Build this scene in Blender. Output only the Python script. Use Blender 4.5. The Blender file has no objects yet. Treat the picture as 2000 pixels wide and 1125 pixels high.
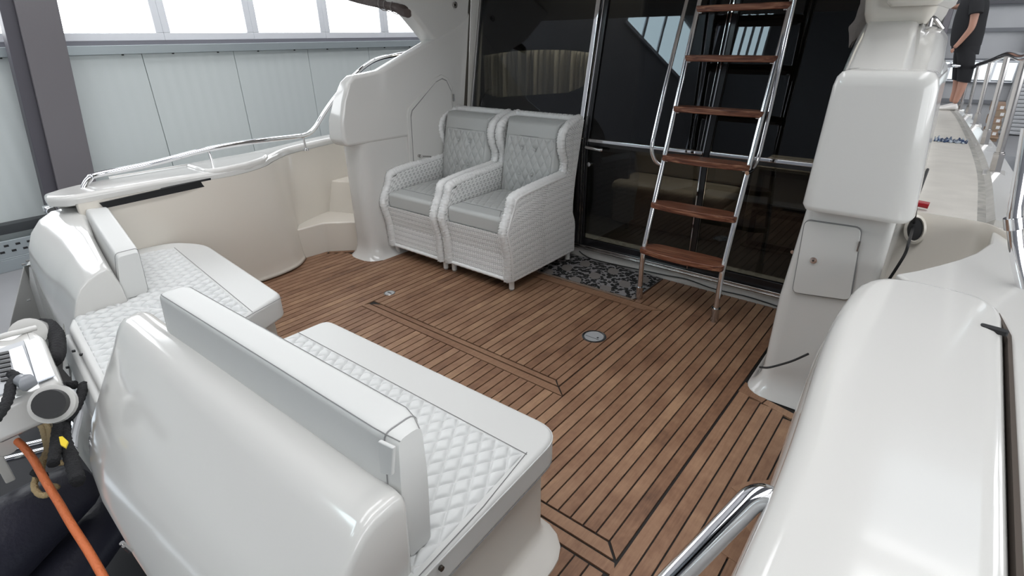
import bpy, math, random
import numpy as np
from mathutils import Vector, Matrix

# ------------------------------------------------------------------ camera, light, exposure
SC = bpy.context.scene
COL = SC.collection
H = 1.6                                   # camera height above the teak deck (metres)
FPX = 1043.6                              # focal length in pixels of the 2000x1125 frame
M = np.array([[0.77615431, 0.25785439, -0.57540907],
              [0.6303959, -0.33703787, 0.69928999],
              [-0.01361965, -0.90549246, -0.42414375]])   # world <- (right, down, forward)
C0 = np.array([0.0, 0.0, H])
# world: +x starboard, +y forward (bow), +z up, deck at z = 0
cam = bpy.data.cameras.new('camera')
cam.sensor_width = 36.0
cam.lens = FPX / 2000 * 36
cam.clip_start = 0.02
cam.clip_end = 200
camo = bpy.data.objects.new('camera', cam)
COL.objects.link(camo)
mw = Matrix.Identity(4)
for i in range(3):
    mw[i][0] = M[i, 0]; mw[i][1] = -M[i, 1]; mw[i][2] = -M[i, 2]; mw[i][3] = C0[i]
camo.matrix_world = mw
SC.camera = camo
SC.view_settings.view_transform = 'Standard'
SC.view_settings.look = 'None'
SC.view_settings.gamma = 1
SC.view_settings.use_curve_mapping = False
SC.view_settings.exposure = 0.22

world = bpy.data.worlds.new('world')
SC.world = world
world.use_nodes = True
world.node_tree.nodes['Background'].inputs[0].default_value = (0.80, 0.90, 1.0, 1)
world.node_tree.nodes['Background'].inputs[1].default_value = 1.2

def area_light(name, loc, size, rot, power, color=(1, 1, 1)):
    l = bpy.data.lights.new(name, 'AREA')
    l.shape = 'RECTANGLE'; l.size = size[0]; l.size_y = size[1]
    l.energy = power; l.color = color
    o = bpy.data.objects.new(name, l)
    o.location = loc; o.rotation_euler = rot
    COL.objects.link(o)
    return o
WINDOW_GLOW = 4.5
SKYLIGHT_GLOW = 4.6
area_light('cabin_fill', (-1.8, 4.25, 2.12), (2.4, .7), (0, 0, 0), 60, (1, .95, .85))  # unseen fill light, added to brighten the saloon behind the glass

# ------------------------------------------------------------------ pixel -> place helpers
def ray(px, py):
    return M @ np.array([(px - 1000) / FPX, (py - 562.5) / FPX, 1.0])
def atz(px, py, z=0.0):
    d = ray(px, py); return tuple(C0 + d * (z - H) / d[2])
def aty(px, py, y):
    d = ray(px, py); return tuple(C0 + d * y / d[1])
def atx(px, py, x):
    d = ray(px, py); return tuple(C0 + d * x / d[0])
def atp(px, py, p0, n):
    d = ray(px, py); n = np.array(n, float)
    return tuple(C0 + d * (np.dot(np.array(p0) - C0, n) / np.dot(d, n)))

# ------------------------------------------------------------------ materials
def new_mat(name):
    m = bpy.data.materials.new(name); m.use_nodes = True
    nt = m.node_tree
    return m, nt, nt.nodes['Principled BSDF']
def mat(name, col, rough=0.5, metal=0.0, coat=0.0, bump=0.0, bscale=40, var=0.0, vscale=3, spec=0.5, sheen=0):
    m, nt, b = new_mat(name)
    b.inputs['Base Color'].default_value = (*col, 1)
    b.inputs['Roughness'].default_value = rough
    b.inputs['Metallic'].default_value = metal
    b.inputs['Specular IOR Level'].default_value = spec
    b.inputs['Coat Weight'].default_value = coat
    b.inputs['Coat Roughness'].default_value = 0.05
    if sheen: b.inputs['Sheen Weight'].default_value = sheen
    tc = nt.nodes.new('ShaderNodeTexCoord')
    if var:
        n = nt.nodes.new('ShaderNodeTexNoise'); n.inputs['Scale'].default_value = vscale
        n.inputs['Detail'].default_value = 4
        nt.links.new(tc.outputs['Object'], n.inputs['Vector'])
        r = nt.nodes.new('ShaderNodeValToRGB')
        r.color_ramp.elements[0].position = .3; r.color_ramp.elements[1].position = .7
        r.color_ramp.elements[0].color = (*[c * (1 - var) for c in col], 1)
        r.color_ramp.elements[1].color = (*[min(1, c * (1 + var)) for c in col], 1)
        nt.links.new(n.outputs['Fac'], r.inputs['Fac'])
        nt.links.new(r.outputs['Color'], b.inputs['Base Color'])
    if bump:
        n = nt.nodes.new('ShaderNodeTexNoise'); n.inputs['Scale'].default_value = bscale
        n.inputs['Detail'].default_value = 3
        nt.links.new(tc.outputs['Object'], n.inputs['Vector'])
        bp = nt.nodes.new('ShaderNodeBump'); bp.inputs['Strength'].default_value = bump
        bp.inputs['Distance'].default_value = 0.01
        nt.links.new(n.outputs['Fac'], bp.inputs['Height'])
        nt.links.new(bp.outputs['Normal'], b.inputs['Normal'])
    return m
GEL = mat('gelcoat_white', (.60, .592, .57), .12, coat=.3)
GELC = mat('gelcoat_cream', (.66, .62, .555), .22, coat=.2)
GELM = mat('gelcoat_matt', (.60, .58, .54), .38)
CHROME = mat('polished_steel', (.78, .78, .80), .06, metal=1)
CHROMED = mat('worn_steel', (.55, .53, .52), .18, metal=1)
VINYL = mat('cushion_vinyl', (.585, .588, .575), .45, bump=.05, bscale=18, spec=.4)
VINYLQ = mat('cushion_quilt', (.62, .63, .625), .42, spec=.4)
GREYV = mat('chair_leatherette', (.45, .46, .45), .4, bump=.05, bscale=30)
SEAM = mat('seam_thread', (.22, .22, .22), .8)
WICK = mat('white_wicker', (.78, .78, .77), .5)
WICKSHADE = mat('wicker_gap_shade', (.13, .13, .13), .8)
BLACK = mat('black_rubber', (.012, .012, .013), .5)
BLACKR = mat('black_rope', (.010, .010, .012), .85, bump=.9, bscale=180)
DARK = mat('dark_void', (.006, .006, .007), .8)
FRAME = mat('door_frame_black', (.012, .012, .014), .22)
ALU = mat('anodised_frame', (.33, .32, .31), .3, metal=.9)
CAULK = mat('deck_caulk', (.008, .006, .005), .7)
STEELG = mat('column_paint', (.145, .135, .145), .5, bump=.05, bscale=60)
STEELD = mat('column_flange', (.07, .065, .08), .5)
ORANGE = mat('orange_hose', (.62, .16, .05), .5, bump=.3, bscale=120)
BEIGE = mat('beige_rope', (.42, .31, .16), .8, bump=.8, bscale=160)
RED = mat('red_plastic', (.30, .004, .012), .3)
YEL = mat('yellow_cloth', (.75, .55, .03), .7)
CANVAS = mat('grey_canvas', (.20, .18, .17), .8, bump=.5, bscale=30)
CANVASD = mat('dark_canvas', (.07, .05, .045), .7, bump=.5, bscale=30)
DINGHY = mat('dinghy_fabric', (.022, .022, .035), .45, bump=.2, bscale=60)
CONC = mat('hall_concrete', (.27, .27, .28), .35, var=.18, vscale=.8)
SKIN = mat('skin', (.40, .21, .15), .5)
TEE = mat('black_cloth', (.010, .010, .012), .9)
SHOE = mat('white_shoe', (.7, .68, .66), .7)
WINFR = mat('window_frame_white', (.80, .82, .86), .4)
CARD = mat('cardboard', (.32, .22, .15), .8)
SHUT = mat('shutter_grey', (.42, .43, .45), .45)
INT = mat('cabin_beige', (.34, .30, .25), .6)
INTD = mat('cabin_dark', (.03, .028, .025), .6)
NONSKID = mat('nonskid_deck', (.60, .575, .53), .55, var=.06, vscale=6, bump=.3, bscale=300)
GREYED = mat('toe_strip', (.36, .35, .32), .5, var=.3, vscale=14)

def teak_material():
    m, nt, b = new_mat('teak')
    tc = nt.nodes.new('ShaderNodeTexCoord')
    oi = nt.nodes.new('ShaderNodeObjectInfo')
    mp = nt.nodes.new('ShaderNodeMapping'); mp.inputs['Scale'].default_value = (60, 5, 60)
    nt.links.new(tc.outputs['Object'], mp.inputs['Vector'])
    n = nt.nodes.new('ShaderNodeTexNoise'); n.inputs['Scale'].default_value = 1.5; n.inputs['Detail'].default_value = 6
    n.inputs['Roughness'].default_value = .7
    nt.links.new(mp.outputs['Vector'], n.inputs['Vector'])
    # tone changes along each plank
    mp2 = nt.nodes.new('ShaderNodeMapping'); mp2.inputs['Scale'].default_value = (1, 3.2, 1)
    nt.links.new(tc.outputs['Object'], mp2.inputs['Vector'])
    add = nt.nodes.new('ShaderNodeVectorMath'); add.operation = 'ADD'
    mul = nt.nodes.new('ShaderNodeVectorMath'); mul.operation = 'SCALE'; mul.inputs['Scale'].default_value = 37
    cmb = nt.nodes.new('ShaderNodeCombineXYZ')
    nt.links.new(oi.outputs['Random'], cmb.inputs[0]); nt.links.new(oi.outputs['Random'], cmb.inputs[2])
    nt.links.new(cmb.outputs[0], mul.inputs[0])
    nt.links.new(mp2.outputs['Vector'], add.inputs[0]); nt.links.new(mul.outputs[0], add.inputs[1])
    n2 = nt.nodes.new('ShaderNodeTexNoise'); n2.inputs['Scale'].default_value = 1.1; n2.inputs['Detail'].default_value = 3
    nt.links.new(add.outputs[0], n2.inputs['Vector'])
    n3 = nt.nodes.new('ShaderNodeTexNoise'); n3.inputs['Scale'].default_value = 28; n3.inputs['Detail'].default_value = 5
    nt.links.new(tc.outputs['Object'], n3.inputs['Vector'])
    def mth(op, a, b_, c=None):
        q = nt.nodes.new('ShaderNodeMath'); q.operation = op
        for i, v in enumerate((a, b_, c)):
            if v is None: continue
            if isinstance(v, (int, float)): q.inputs[i].default_value = v
            else: nt.links.new(v, q.inputs[i])
        return q.outputs[0]
    s = mth('MULTIPLY_ADD', n.outputs['Fac'], .40, mth('MULTIPLY', n2.outputs['Fac'], .75))
    s = mth('MULTIPLY_ADD', oi.outputs['Random'], .16, s)
    s = mth('MULTIPLY_ADD', n3.outputs['Fac'], .25, s)
    r = nt.nodes.new('ShaderNodeValToRGB')
    e = r.color_ramp.elements
    e[0].position = .42; e[0].color = (.075, .036, .021, 1)
    e[1].position = 1.08; e[1].color = (.36, .215, .125, 1)
    q = r.color_ramp.elements.new(.68); q.color = (.20, .103, .058, 1)
    q = r.color_ramp.elements.new(.86); q.color = (.28, .16, .095, 1)
    nt.links.new(s, r.inputs['Fac'])
    nt.links.new(r.outputs['Color'], b.inputs['Base Color'])
    b.inputs['Roughness'].default_value = .55
    bp = nt.nodes.new('ShaderNodeBump'); bp.inputs['Strength'].default_value = .25; bp.inputs['Distance'].default_value = .004
    nt.links.new(n.outputs['Fac'], bp.inputs['Height']); nt.links.new(bp.outputs['Normal'], b.inputs['Normal'])
    return m
TEAK = teak_material()

def stepwood_material():
    m, nt, b = new_mat('varnished_teak')
    tc = nt.nodes.new('ShaderNodeTexCoord')
    mp = nt.nodes.new('ShaderNodeMapping'); mp.inputs['Scale'].default_value = (3, 60, 60)
    nt.links.new(tc.outputs['Object'], mp.inputs['Vector'])
    n = nt.nodes.new('ShaderNodeTexNoise'); n.inputs['Scale'].default_value = 1.6; n.inputs['Detail'].default_value = 6
    n.inputs['Distortion'].default_value = .6
    nt.links.new(mp.outputs['Vector'], n.inputs['Vector'])
    r = nt.nodes.new('ShaderNodeValToRGB')
    r.color_ramp.elements[0].position = .34; r.color_ramp.elements[0].color = (.075, .022, .012, 1)
    r.color_ramp.elements[1].position = .72; r.color_ramp.elements[1].color = (.38, .19, .11, 1)
    q = r.color_ramp.elements.new(.5); q.color = (.18, .062, .032, 1)
    nt.links.new(n.outputs['Fac'], r.inputs['Fac']); nt.links.new(r.outputs['Color'], b.inputs['Base Color'])
    b.inputs['Roughness'].default_value = .4
    bp = nt.nodes.new('ShaderNodeBump'); bp.inputs['Strength'].default_value = .6; bp.inputs['Distance'].default_value = .004
    nt.links.new(n.outputs['Fac'], bp.inputs['Height']); nt.links.new(bp.outputs['Normal'], b.inputs['Normal'])
    return m
STEPWOOD = stepwood_material()

def glass_material():
    m = bpy.data.materials.new('tinted_glass'); m.use_nodes = True
    nt = m.node_tree; nt.nodes.clear()
    out = nt.nodes.new('ShaderNodeOutputMaterial')
    t = nt.nodes.new('ShaderNodeBsdfTransparent'); t.inputs[0].default_value = (.27, .27, .255, 1)
    g = nt.nodes.new('ShaderNodeBsdfGlossy'); g.inputs['Roughness'].default_value = .0
    g.inputs[0].default_value = (.9, .93, 1, 1)
    fr = nt.nodes.new('ShaderNodeFresnel'); fr.inputs[0].default_value = 1.45
    mx = nt.nodes.new('ShaderNodeMixShader')
    nt.links.new(fr.outputs[0], mx.inputs[0]); nt.links.new(t.outputs[0], mx.inputs[1]); nt.links.new(g.outputs[0], mx.inputs[2])
    nt.links.new(mx.outputs[0], out.inputs[0])
    return m
GLASS = glass_material()

def emit_material(name, col, strength):
    m = bpy.data.materials.new(name); m.use_nodes = True
    nt = m.node_tree; nt.nodes.clear()
    out = nt.nodes.new('ShaderNodeOutputMaterial'); e = nt.nodes.new('ShaderNodeEmission')
    e.inputs[0].default_value = (*col, 1); e.inputs[1].default_value = strength
    nt.links.new(e.outputs[0], out.inputs[0])
    return m
PANE = emit_material('daylight_pane', (.95, .98, 1), WINDOW_GLOW)
HIGHP = emit_material('high_pane', (.75, .95, 1), 9.0)
SKYL = emit_material('skylight_pane', (.98, .985, 1), SKYLIGHT_GLOW)

def leopard_material():
    m, nt, b = new_mat('leopard_print')
    tc = nt.nodes.new('ShaderNodeTexCoord')
    nz = nt.nodes.new('ShaderNodeTexNoise'); nz.inputs['Scale'].default_value = 22
    nt.links.new(tc.outputs['Object'], nz.inputs['Vector'])
    mx = nt.nodes.new('ShaderNodeVectorMath'); mx.operation = 'MULTIPLY_ADD'
    mx.inputs[1].default_value = (.035, .035, .035)
    nt.links.new(nz.outputs['Color'], mx.inputs[0]); nt.links.new(tc.outputs['Object'], mx.inputs[2])
    v = nt.nodes.new('ShaderNodeTexVoronoi'); v.inputs['Scale'].default_value = 36
    nt.links.new(mx.outputs[0], v.inputs['Vector'])
    r = nt.nodes.new('ShaderNodeValToRGB'); r.color_ramp.interpolation = 'CONSTANT'
    e = r.color_ramp.elements
    e[0].position = 0; e[0].color = (.13, .11, .10, 1)
    e[1].position = .13; e[1].color = (.006, .006, .006, 1)
    q = r.color_ramp.elements.new(.56); q.color = (.24, .23, .235, 1)
    nt.links.new(v.outputs['Distance'], r.inputs['Fac'])
    nt.links.new(r.outputs['Color'], b.inputs['Base Color'])
    b.inputs['Roughness'].default_value = .95
    return m
LEOPARD = leopard_material()

def wall_material():
    m, nt, b = new_mat('panel_sheet')
    tc = nt.nodes.new('ShaderNodeTexCoord')
    w = nt.nodes.new('ShaderNodeTexWave'); w.wave_type = 'BANDS'; w.bands_direction = 'Y'
    w.inputs['Scale'].default_value = 2.6; w.inputs['Distortion'].default_value = 0
    nt.links.new(tc.outputs['Object'], w.inputs['Vector'])
    bp = nt.nodes.new('ShaderNodeBump'); bp.inputs['Strength'].default_value = .12; bp.inputs['Distance'].default_value = .02
    nt.links.new(w.outputs['Fac'], bp.inputs['Height']); nt.links.new(bp.outputs['Normal'], b.inputs['Normal'])
    b.inputs['Base Color'].default_value = (.60, .645, .64, 1)
    b.inputs['Roughness'].default_value = .42
    return m
PANEL = wall_material()

def towel_material():
    m, nt, b = new_mat('patterned_towel')
    tc = nt.nodes.new('ShaderNodeTexCoord')
    n = nt.nodes.new('ShaderNodeTexNoise'); n.inputs['Scale'].default_value = 16; n.inputs['Distortion'].default_value = 2
    nt.links.new(tc.outputs['Object'], n.inputs['Vector'])
    r = nt.nodes.new('ShaderNodeValToRGB'); r.color_ramp.interpolation = 'CONSTANT'
    r.color_ramp.elements[0].color = (.03, .06, .14, 1)
    r.color_ramp.elements[1].position = .5; r.color_ramp.elements[1].color = (.45, .5, .55, 1)
    nt.links.new(n.outputs['Fac'], r.inputs['Fac']); nt.links.new(r.outputs['Color'], b.inputs['Base Color'])
    b.inputs['Roughness'].default_value = .95
    return m
TOWEL = towel_material()

# ------------------------------------------------------------------ object helpers
WLOC = {}
def link(o, parent=None, loc=(0, 0, 0)):
    COL.objects.link(o)
    if parent is not None:
        o.parent = parent
        WLOC[o.name] = WLOC[parent.name]
    else:
        WLOC[o.name] = Vector(loc)
        o.location = loc
    return o
def tag(o, label=None, cat=None, group=None, kind=None):
    if label: o['label'] = label
    if cat: o['category'] = cat
    if group: o['group'] = group
    if kind: o['kind'] = kind
    return o
def thing(name, label, cat, loc=(0, 0, 0), group=None, kind=None):
    o = bpy.data.objects.new(name, None)
    o.empty_display_size = .1
    link(o, None, loc)
    return tag(o, label, cat, group, kind)
def obj(name, vf, m, parent=None, smooth=True, bevel=0.0, seg=2, subd=0, loc=None, solid=0.0, auto=40, fix=True):
    """verts/faces in world coordinates -> one mesh object (child of parent)."""
    v, f = vf
    me = bpy.data.meshes.new(name)
    base = WLOC[parent.name] if parent is not None else Vector(loc or (0, 0, 0))
    v = np.asarray(v, float) - np.array(base)
    me.from_pydata(v.tolist(), [], f)
    if fix:
        import bmesh
        bm = bmesh.new(); bm.from_mesh(me)
        bmesh.ops.recalc_face_normals(bm, faces=bm.faces)
        bm.to_mesh(me); bm.free()
    me.materials.append(m)
    o = bpy.data.objects.new(name, me)
    link(o, parent, base)
    if smooth:
        me.polygons.foreach_set('use_smooth', [True] * len(me.polygons))
        if auto and not subd and hasattr(me, 'set_sharp_from_angle'):
            me.set_sharp_from_angle(angle=math.radians(auto))
    if solid:
        md = o.modifiers.new('solid', 'SOLIDIFY'); md.thickness = solid; md.offset = -1
    if bevel:
        md = o.modifiers.new('bevel', 'BEVEL'); md.width = bevel; md.segments = seg
        md.limit_method = 'ANGLE'; md.angle_limit = math.radians(35)
        if smooth:
            md.harden_normals = False
            me.polygons.foreach_set('use_smooth', [True] * len(me.polygons))
            wn = o.modifiers.new('normals', 'WEIGHTED_NORMAL'); wn.keep_sharp = False
    elif smooth and auto and not subd and len(me.polygons) < 6000:
        wn = o.modifiers.new('normals', 'WEIGHTED_NORMAL'); wn.keep_sharp = True; wn.weight = 100
    if subd:
        md = o.modifiers.new('sub', 'SUBSURF'); md.levels = subd; md.render_levels = subd
    return o
def join(*parts):
    V = []; F = []
    for v, f in parts:
        n = len(V)
        V += [tuple(p) for p in v]; F += [tuple(i + n for i in q) for q in f]
    return V, F
def box(x0, x1, y0, y1, z0, z1):
    v = [(x, y, z) for x in (x0, x1) for y in (y0, y1) for z in (z0, z1)]
    f = [(0, 1, 3, 2), (4, 6, 7, 5), (0, 4, 5, 1), (2, 3, 7, 6), (0, 2, 6, 4), (1, 5, 7, 3)]
    return v, f
def hexa(bot, top):
    """prism between two matching polygons of 3-D points."""
    n = len(bot); v = list(bot) + list(top)
    f = [tuple(range(n))[::-1], tuple(range(n, 2 * n))]
    f += [(i, (i + 1) % n, n + (i + 1) % n, n + i) for i in range(n)]
    return v, f
def prism(poly, a0, a1, axis='z'):
    """poly 2-D; axis z: (x,y); axis x: (y,z); axis y: (x,z)."""
    def P3(p, a):
        return {'z': (p[0], p[1], a), 'x': (a, p[0], p[1]), 'y': (p[0], a, p[1])}[axis]
    return hexa([P3(p, a0) for p in poly], [P3(p, a1) for p in poly])
def loft(rows, closed=True, cap=True):
    n = len(rows[0]); v = [tuple(p) for r in rows for p in r]; f = []
    for i in range(len(rows) - 1):
        for j in range(n if closed else n - 1):
            k = (j + 1) % n
            f.append((i * n + j, i * n + k, (i + 1) * n + k, (i + 1) * n + j))
    if cap and closed:
        f.append(tuple(range(n))[::-1]); f.append(tuple(range((len(rows) - 1) * n, len(rows) * n)))
    return v, f
def catmull(pts, k=8, closed=False):
    P = [np.array(p, float) for p in pts]
    if closed: P = [P[-1]] + P + [P[0], P[1]]
    else: P = [2 * P[0] - P[1]] + P + [2 * P[-1] - P[-2]]
    out = []
    for i in range(1, len(P) - 2):
        for t in np.linspace(0, 1, k, endpoint=False):
            a, b, c, d = P[i - 1], P[i], P[i + 1], P[i + 2]
            out.append(.5 * ((2 * b) + (-a + c) * t + (2 * a - 5 * b + 4 * c - d) * t * t + (-a + 3 * b - 3 * c + d) * t ** 3))
    if not closed: out.append(P[-2])
    return out
def bend(pts, r=.06, k=6):
    """polyline with rounded corners."""
    P = [np.array(p, float) for p in pts]; out = [P[0]]
    for i in range(1, len(P) - 1):
        a, b, c = P[i - 1], P[i], P[i + 1]
        u = a - b; w = c - b
        ru = min(r, np.linalg.norm(u) * .48); rw = min(r, np.linalg.norm(w) * .48)
        p0 = b + u / np.linalg.norm(u) * ru; p1 = b + w / np.linalg.norm(w) * rw
        for t in np.linspace(0, 1, k):
            out.append((1 - t) ** 2 * p0 + 2 * t * (1 - t) * b + t * t * p1)
    out.append(P[-1]); return out
def tube(pts, r, res=12, closed=False):
    P = [np.array(p, float) for p in pts]
    n = len(P); R = r if hasattr(r, '__len__') else [r] * n
    rows = []; up = None
    for i in range(n):
        if closed: t = P[(i + 1) % n] - P[i - 1]
        else: t = P[min(i + 1, n - 1)] - P[max(i - 1, 0)]
        t = t / (np.linalg.norm(t) + 1e-12)
        if up is None:
            up = np.array([0, 0, 1.0]) if abs(t[2]) < .9 else np.array([1.0, 0, 0])
        a = np.cross(t, up); a /= np.linalg.norm(a) + 1e-12
        b = np.cross(a, t); up = b
        rows.append([P[i] + R[i] * (math.cos(w) * a + math.sin(w) * b) for w in np.linspace(0, 2 * math.pi, res, endpoint=False)])
    if closed:
        rows.append(rows[0]); return loft(rows, True, False)
    return loft(rows, True, True)
def rod(a, b, r, res=12, r2=None):
    return tube([a, b], [r, r2 if r2 is not None else r], res)
def ring2d(outline, off):
    """inset (off>0 inward) of a CCW outline, by averaged edge normals."""
    P = np.array(outline, float); n = len(P); out = []
    for i in range(n):
        a = P[i] - P[i - 1]; b = P[(i + 1) % n] - P[i]
        a /= np.linalg.norm(a) + 1e-9; b /= np.linalg.norm(b) + 1e-9
        na = np.array([-a[1], a[0]]); nb = np.array([-b[1], b[0]])
        m = na + nb; m /= np.linalg.norm(m) + 1e-9
        s = 1 / max(.5, m.dot(na))
        out.append(P[i] + m * off * s)
    return out
def round_poly(poly, r, k=5):
    n = len(poly); R = r if hasattr(r, '__len__') else [r] * n; out = []
    for i in range(n):
        a = np.array(poly[i - 1], float); b = np.array(poly[i], float); c = np.array(poly[(i + 1) % n], float)
        if R[i] <= 0: out.append(b); continue
        u = a - b; w = c - b
        ru = min(R[i], np.linalg.norm(u) * .48); rw = min(R[i], np.linalg.norm(w) * .48)
        p0 = b + u / np.linalg.norm(u) * ru; p1 = b + w / np.linalg.norm(w) * rw
        for t in np.linspace(0, 1, k):
            out.append((1 - t) ** 2 * p0 + 2 * t * (1 - t) * b + t * t * p1)
    A = sum(out[i][0] * out[(i + 1) % len(out)][1] - out[(i + 1) % len(out)][0] * out[i][1] for i in range(len(out)))
    return out if A > 0 else out[::-1]
def slab(outline, z0, z1, r=.02, rb=None, zt=None):
    """pillow-edged slab on a CCW outline; zt(x,y,base) may warp heights."""
    rb = r if rb is None else rb
    rows = []
    for s in np.linspace(0, 1, 5):
        a = s * math.pi / 2
        rows.append([(p[0], p[1], z0 + rb * (1 - math.sin(a))) for p in ring2d(outline, rb * (1 - math.sin(a) if False else 1 - math.sin(a)))] if rb else [(p[0], p[1], z0) for p in outline])
        if not rb: break
    rows = [] if not rb else []
    if rb:
        for s in np.linspace(0, 1, 4):
            a = s * math.pi / 2
            rows.append([(p[0], p[1], z0 + rb * (1 - math.cos(a))) for p in ring2d(outline, rb * (1 - math.sin(a)))])
    else:
        rows.append([(p[0], p[1], z0) for p in outline])
    for s in np.linspace(0, 1, 5):
        a = s * math.pi / 2
        rows.append([(p[0], p[1], z1 - r * (1 - math.sin(a))) for p in ring2d(outline, r * (1 - math.cos(a)))])
    return loft(rows, True, True)
def grid(fn, nu, nv):
    """fn(U,V) arrays -> (..,3); returns verts, faces."""
    u = np.linspace(0, 1, nu + 1); v = np.linspace(0, 1, nv + 1)
    U, V = np.meshgrid(u, v, indexing='ij')
    P = fn(U, V).reshape(-1, 3)
    i = np.arange(nu)[:, None] * (nv + 1) + np.arange(nv)[None, :]
    F = np.stack([i, i + 1, i + nv + 2, i + nv + 1], -1).reshape(-1, 4)
    return P, F.tolist()
def gridobj(name, fn, nu, nv, m, parent, flip=False):
    P, F = grid(fn, nu, nv)
    if flip: F = [q[::-1] for q in F]
    return obj(name, (P, F), m, parent, auto=0, fix=False)
def copy_tree(o, parent=None, loc=None):
    c = o.copy(); COL.objects.link(c); c.parent = parent
    if loc is not None: c.location = loc
    for ch in list(o.children): copy_tree(ch, c)
    return c

# ================================================================== THE HALL (setting)
def struct(name, vf, m, parent=None, **k):
    o = obj(name, vf, m, parent, **k)
    if parent is None: o['kind'] = 'structure'
    return o
FZ = -0.35        # hall floor
YB = 15.3         # far hall wall
YA = -11.0        # wall behind the camera
XL = -7.0         # wall along the port side
XR = 9.0
CZ = 9.6
# water gap under the boat is left dark: the floor stands left, right and ahead of the hull
struct('floor_hall', join(box(XL, -4.9, YA, YB, FZ - .3, FZ), box(1.0, XR, YA, YB, FZ - .3, FZ), box(-4.9, 1.0, 12.5, YB, FZ - .3, FZ)), CONC, smooth=False)
struct('floor_basin', box(-4.9, 1.0, YA, 12.5, -2.3, -2.2), DARK, smooth=False)
# ceiling: dark sheets between bright skylight strips
sky_x = [(-5.2, -2.6), (0.6, 3.4)]
ce = [box(XL, -5.2, YA, YB, CZ, CZ + .1), box(-2.6, .6, YA, YB, CZ, CZ + .1), box(3.4, XR, YA, YB, CZ, CZ + .1), box(-5.2, 3.4, YA, -6, CZ, CZ + .1)]
CEIL = mat('ceiling_sheet', (.14, .14, .15), .7)
struct('ceiling', join(*ce), CEIL, smooth=False)
for i, (a, b) in enumerate(sky_x):
    struct('window_skylight', box(a, b, -6, 11, CZ + .02, CZ + .06), SKYL, smooth=False)
RAFT = mat('rafter_paint', (.10, .10, .11), .6)
for i, y in enumerate(np.arange(-11, 15, 4.2)):
    struct('trim_%d' % (i + 20), box(XL, XR, y - .09, y + .09, CZ - .45, CZ), RAFT, smooth=False)

WALLB = mat('wall_pale_sheet', (.40, .405, .42), .6, var=.05, vscale=1.5)
# port wall: sandwich panels below a window band
wl = struct('wall_left', box(XL - .3, XL - .06, YA, YB, FZ, CZ), WALLB, smooth=False)
seams = [2.34 + .985 * k for k in range(-15, 14)]
for k in range(len(seams) - 1):
    a, b = seams[k], seams[k + 1]
    obj('panel', box(XL - .06, XL, a + .0025, b - .0025, FZ + .02, 1.50), PANEL, wl, bevel=.004, seg=1)
# ledges under the windows
struct('trim_1', join(box(XL - .06, XL + .05, YA, YB, 1.50, 1.585)), mat('ledge_zinc', (.40, .45, .47), .35, metal=.3), bevel=.004)
struct('trim_2', join(box(XL - .06, XL + .02, YA, YB, 1.585, 1.625)), mat('ledge_dark_grey', (.20, .20, .23), .5))  # upper ledge strip in a darker grey
for k in range(-12, 12):
    obj('screw', box(XL + .0, XL + .012, 2.15 + k * .49, 2.17 + k * .49, 1.487, 1.499), BLACK, wl, smooth=False)
mull = [2.61 + 1.008 * k for k in range(-3, 13)]
for k in range(len(mull) - 1):
    a, b = mull[k], mull[k + 1]
    w = struct('window_%d' % (k + 2), join(
        box(XL - .06, XL, a, b, 1.625, 1.70), box(XL - .06, XL, a, b, 3.27, 3.35),
        box(XL - .06, XL, a, a + .075, 1.70, 3.27), box(XL - .06, XL, b - .075, b, 1.70, 3.27)), WINFR, bevel=.006)
    obj('pane', box(XL - .05, XL - .035, a + .075, b - .075, 1.70, 3.27), PANE, w, smooth=False)
# foot of the port wall: dark skirting and the perforated cable tray
struct('baseboard_left', box(XL, XL + .12, YA, YB, -.05, .04), mat('skirting_dark', (.05, .055, .06), .5), bevel=.005)
tr = thing('cable_tray', 'perforated grey steel cable tray low along the hall wall', 'cable tray', (XL + .3, .6, -.22))
TRAYM = mat('tray_zinc', (.36, .40, .42), .35, metal=.4)
obj('tray_side', join(box(XL + .30, XL + .33, -3, 2.6, -.22, -.06), box(XL + .02, XL + .33, -3, 2.6, -.235, -.22), box(XL + .02, XL + .33, -3, 2.6, -.35, -.235)), TRAYM, tr, bevel=.004)
hl = []
for i in range(30):
    for j in range(2):
        y = -.9 + i * .085 + j * .04
        hl.append(box(XL + .328, XL + .333, y, y + .035, -.115 - j * .055, -.095 - j * .055))
o = obj('tray_hole', join(*hl), BLACK, tr, smooth=False); o['kind'] = 'stuff'

# steel column standing before the port wall
cl = thing('steel_column', 'tall grey painted steel column before the hall windows', 'column', (-6.75, 1.7, FZ))
def col_pts(z, ya, yb): return ya, yb
def colprism(x0, x1, f0, f1, m, name):
    # y range as a function of z: the column leans a little with the hall
    z0, z1 = FZ, CZ
    a0, b0 = f0(z0), f1(z0); a1, b1 = f0(z1), f1(z1)
    bot = [(x0, a0, z0), (x1, a0, z0), (x1, b0, z0), (x0, b0, z0)]
    top = [(x0, a1, z1), (x1, a1, z1), (x1, b1, z1), (x0, b1, z1)]
    return obj(name, hexa(bot, top), m, cl, bevel=.006)
e0 = atx(118, 30, -6.6); e1 = atx(185, 340, -6.6)
s0 = atx(78, 30, -6.6); s1 = atx(122, 388, -6.6)
l0 = atx(18, 0, -6.8); l1 = atx(108, 388, -6.8)
def lin(p, q): return lambda z: p[1] + (q[1] - p[1]) * (z - p[2]) / (q[2] - p[2])
fr_ = lin(e0, e1); fm = lin(atx(30, 10, -6.6), atx(118, 388, -6.6)); fl = lin(l0, l1)
colprism(-6.64, -6.60, fm, fr_, STEELG, 'flange')
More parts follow.
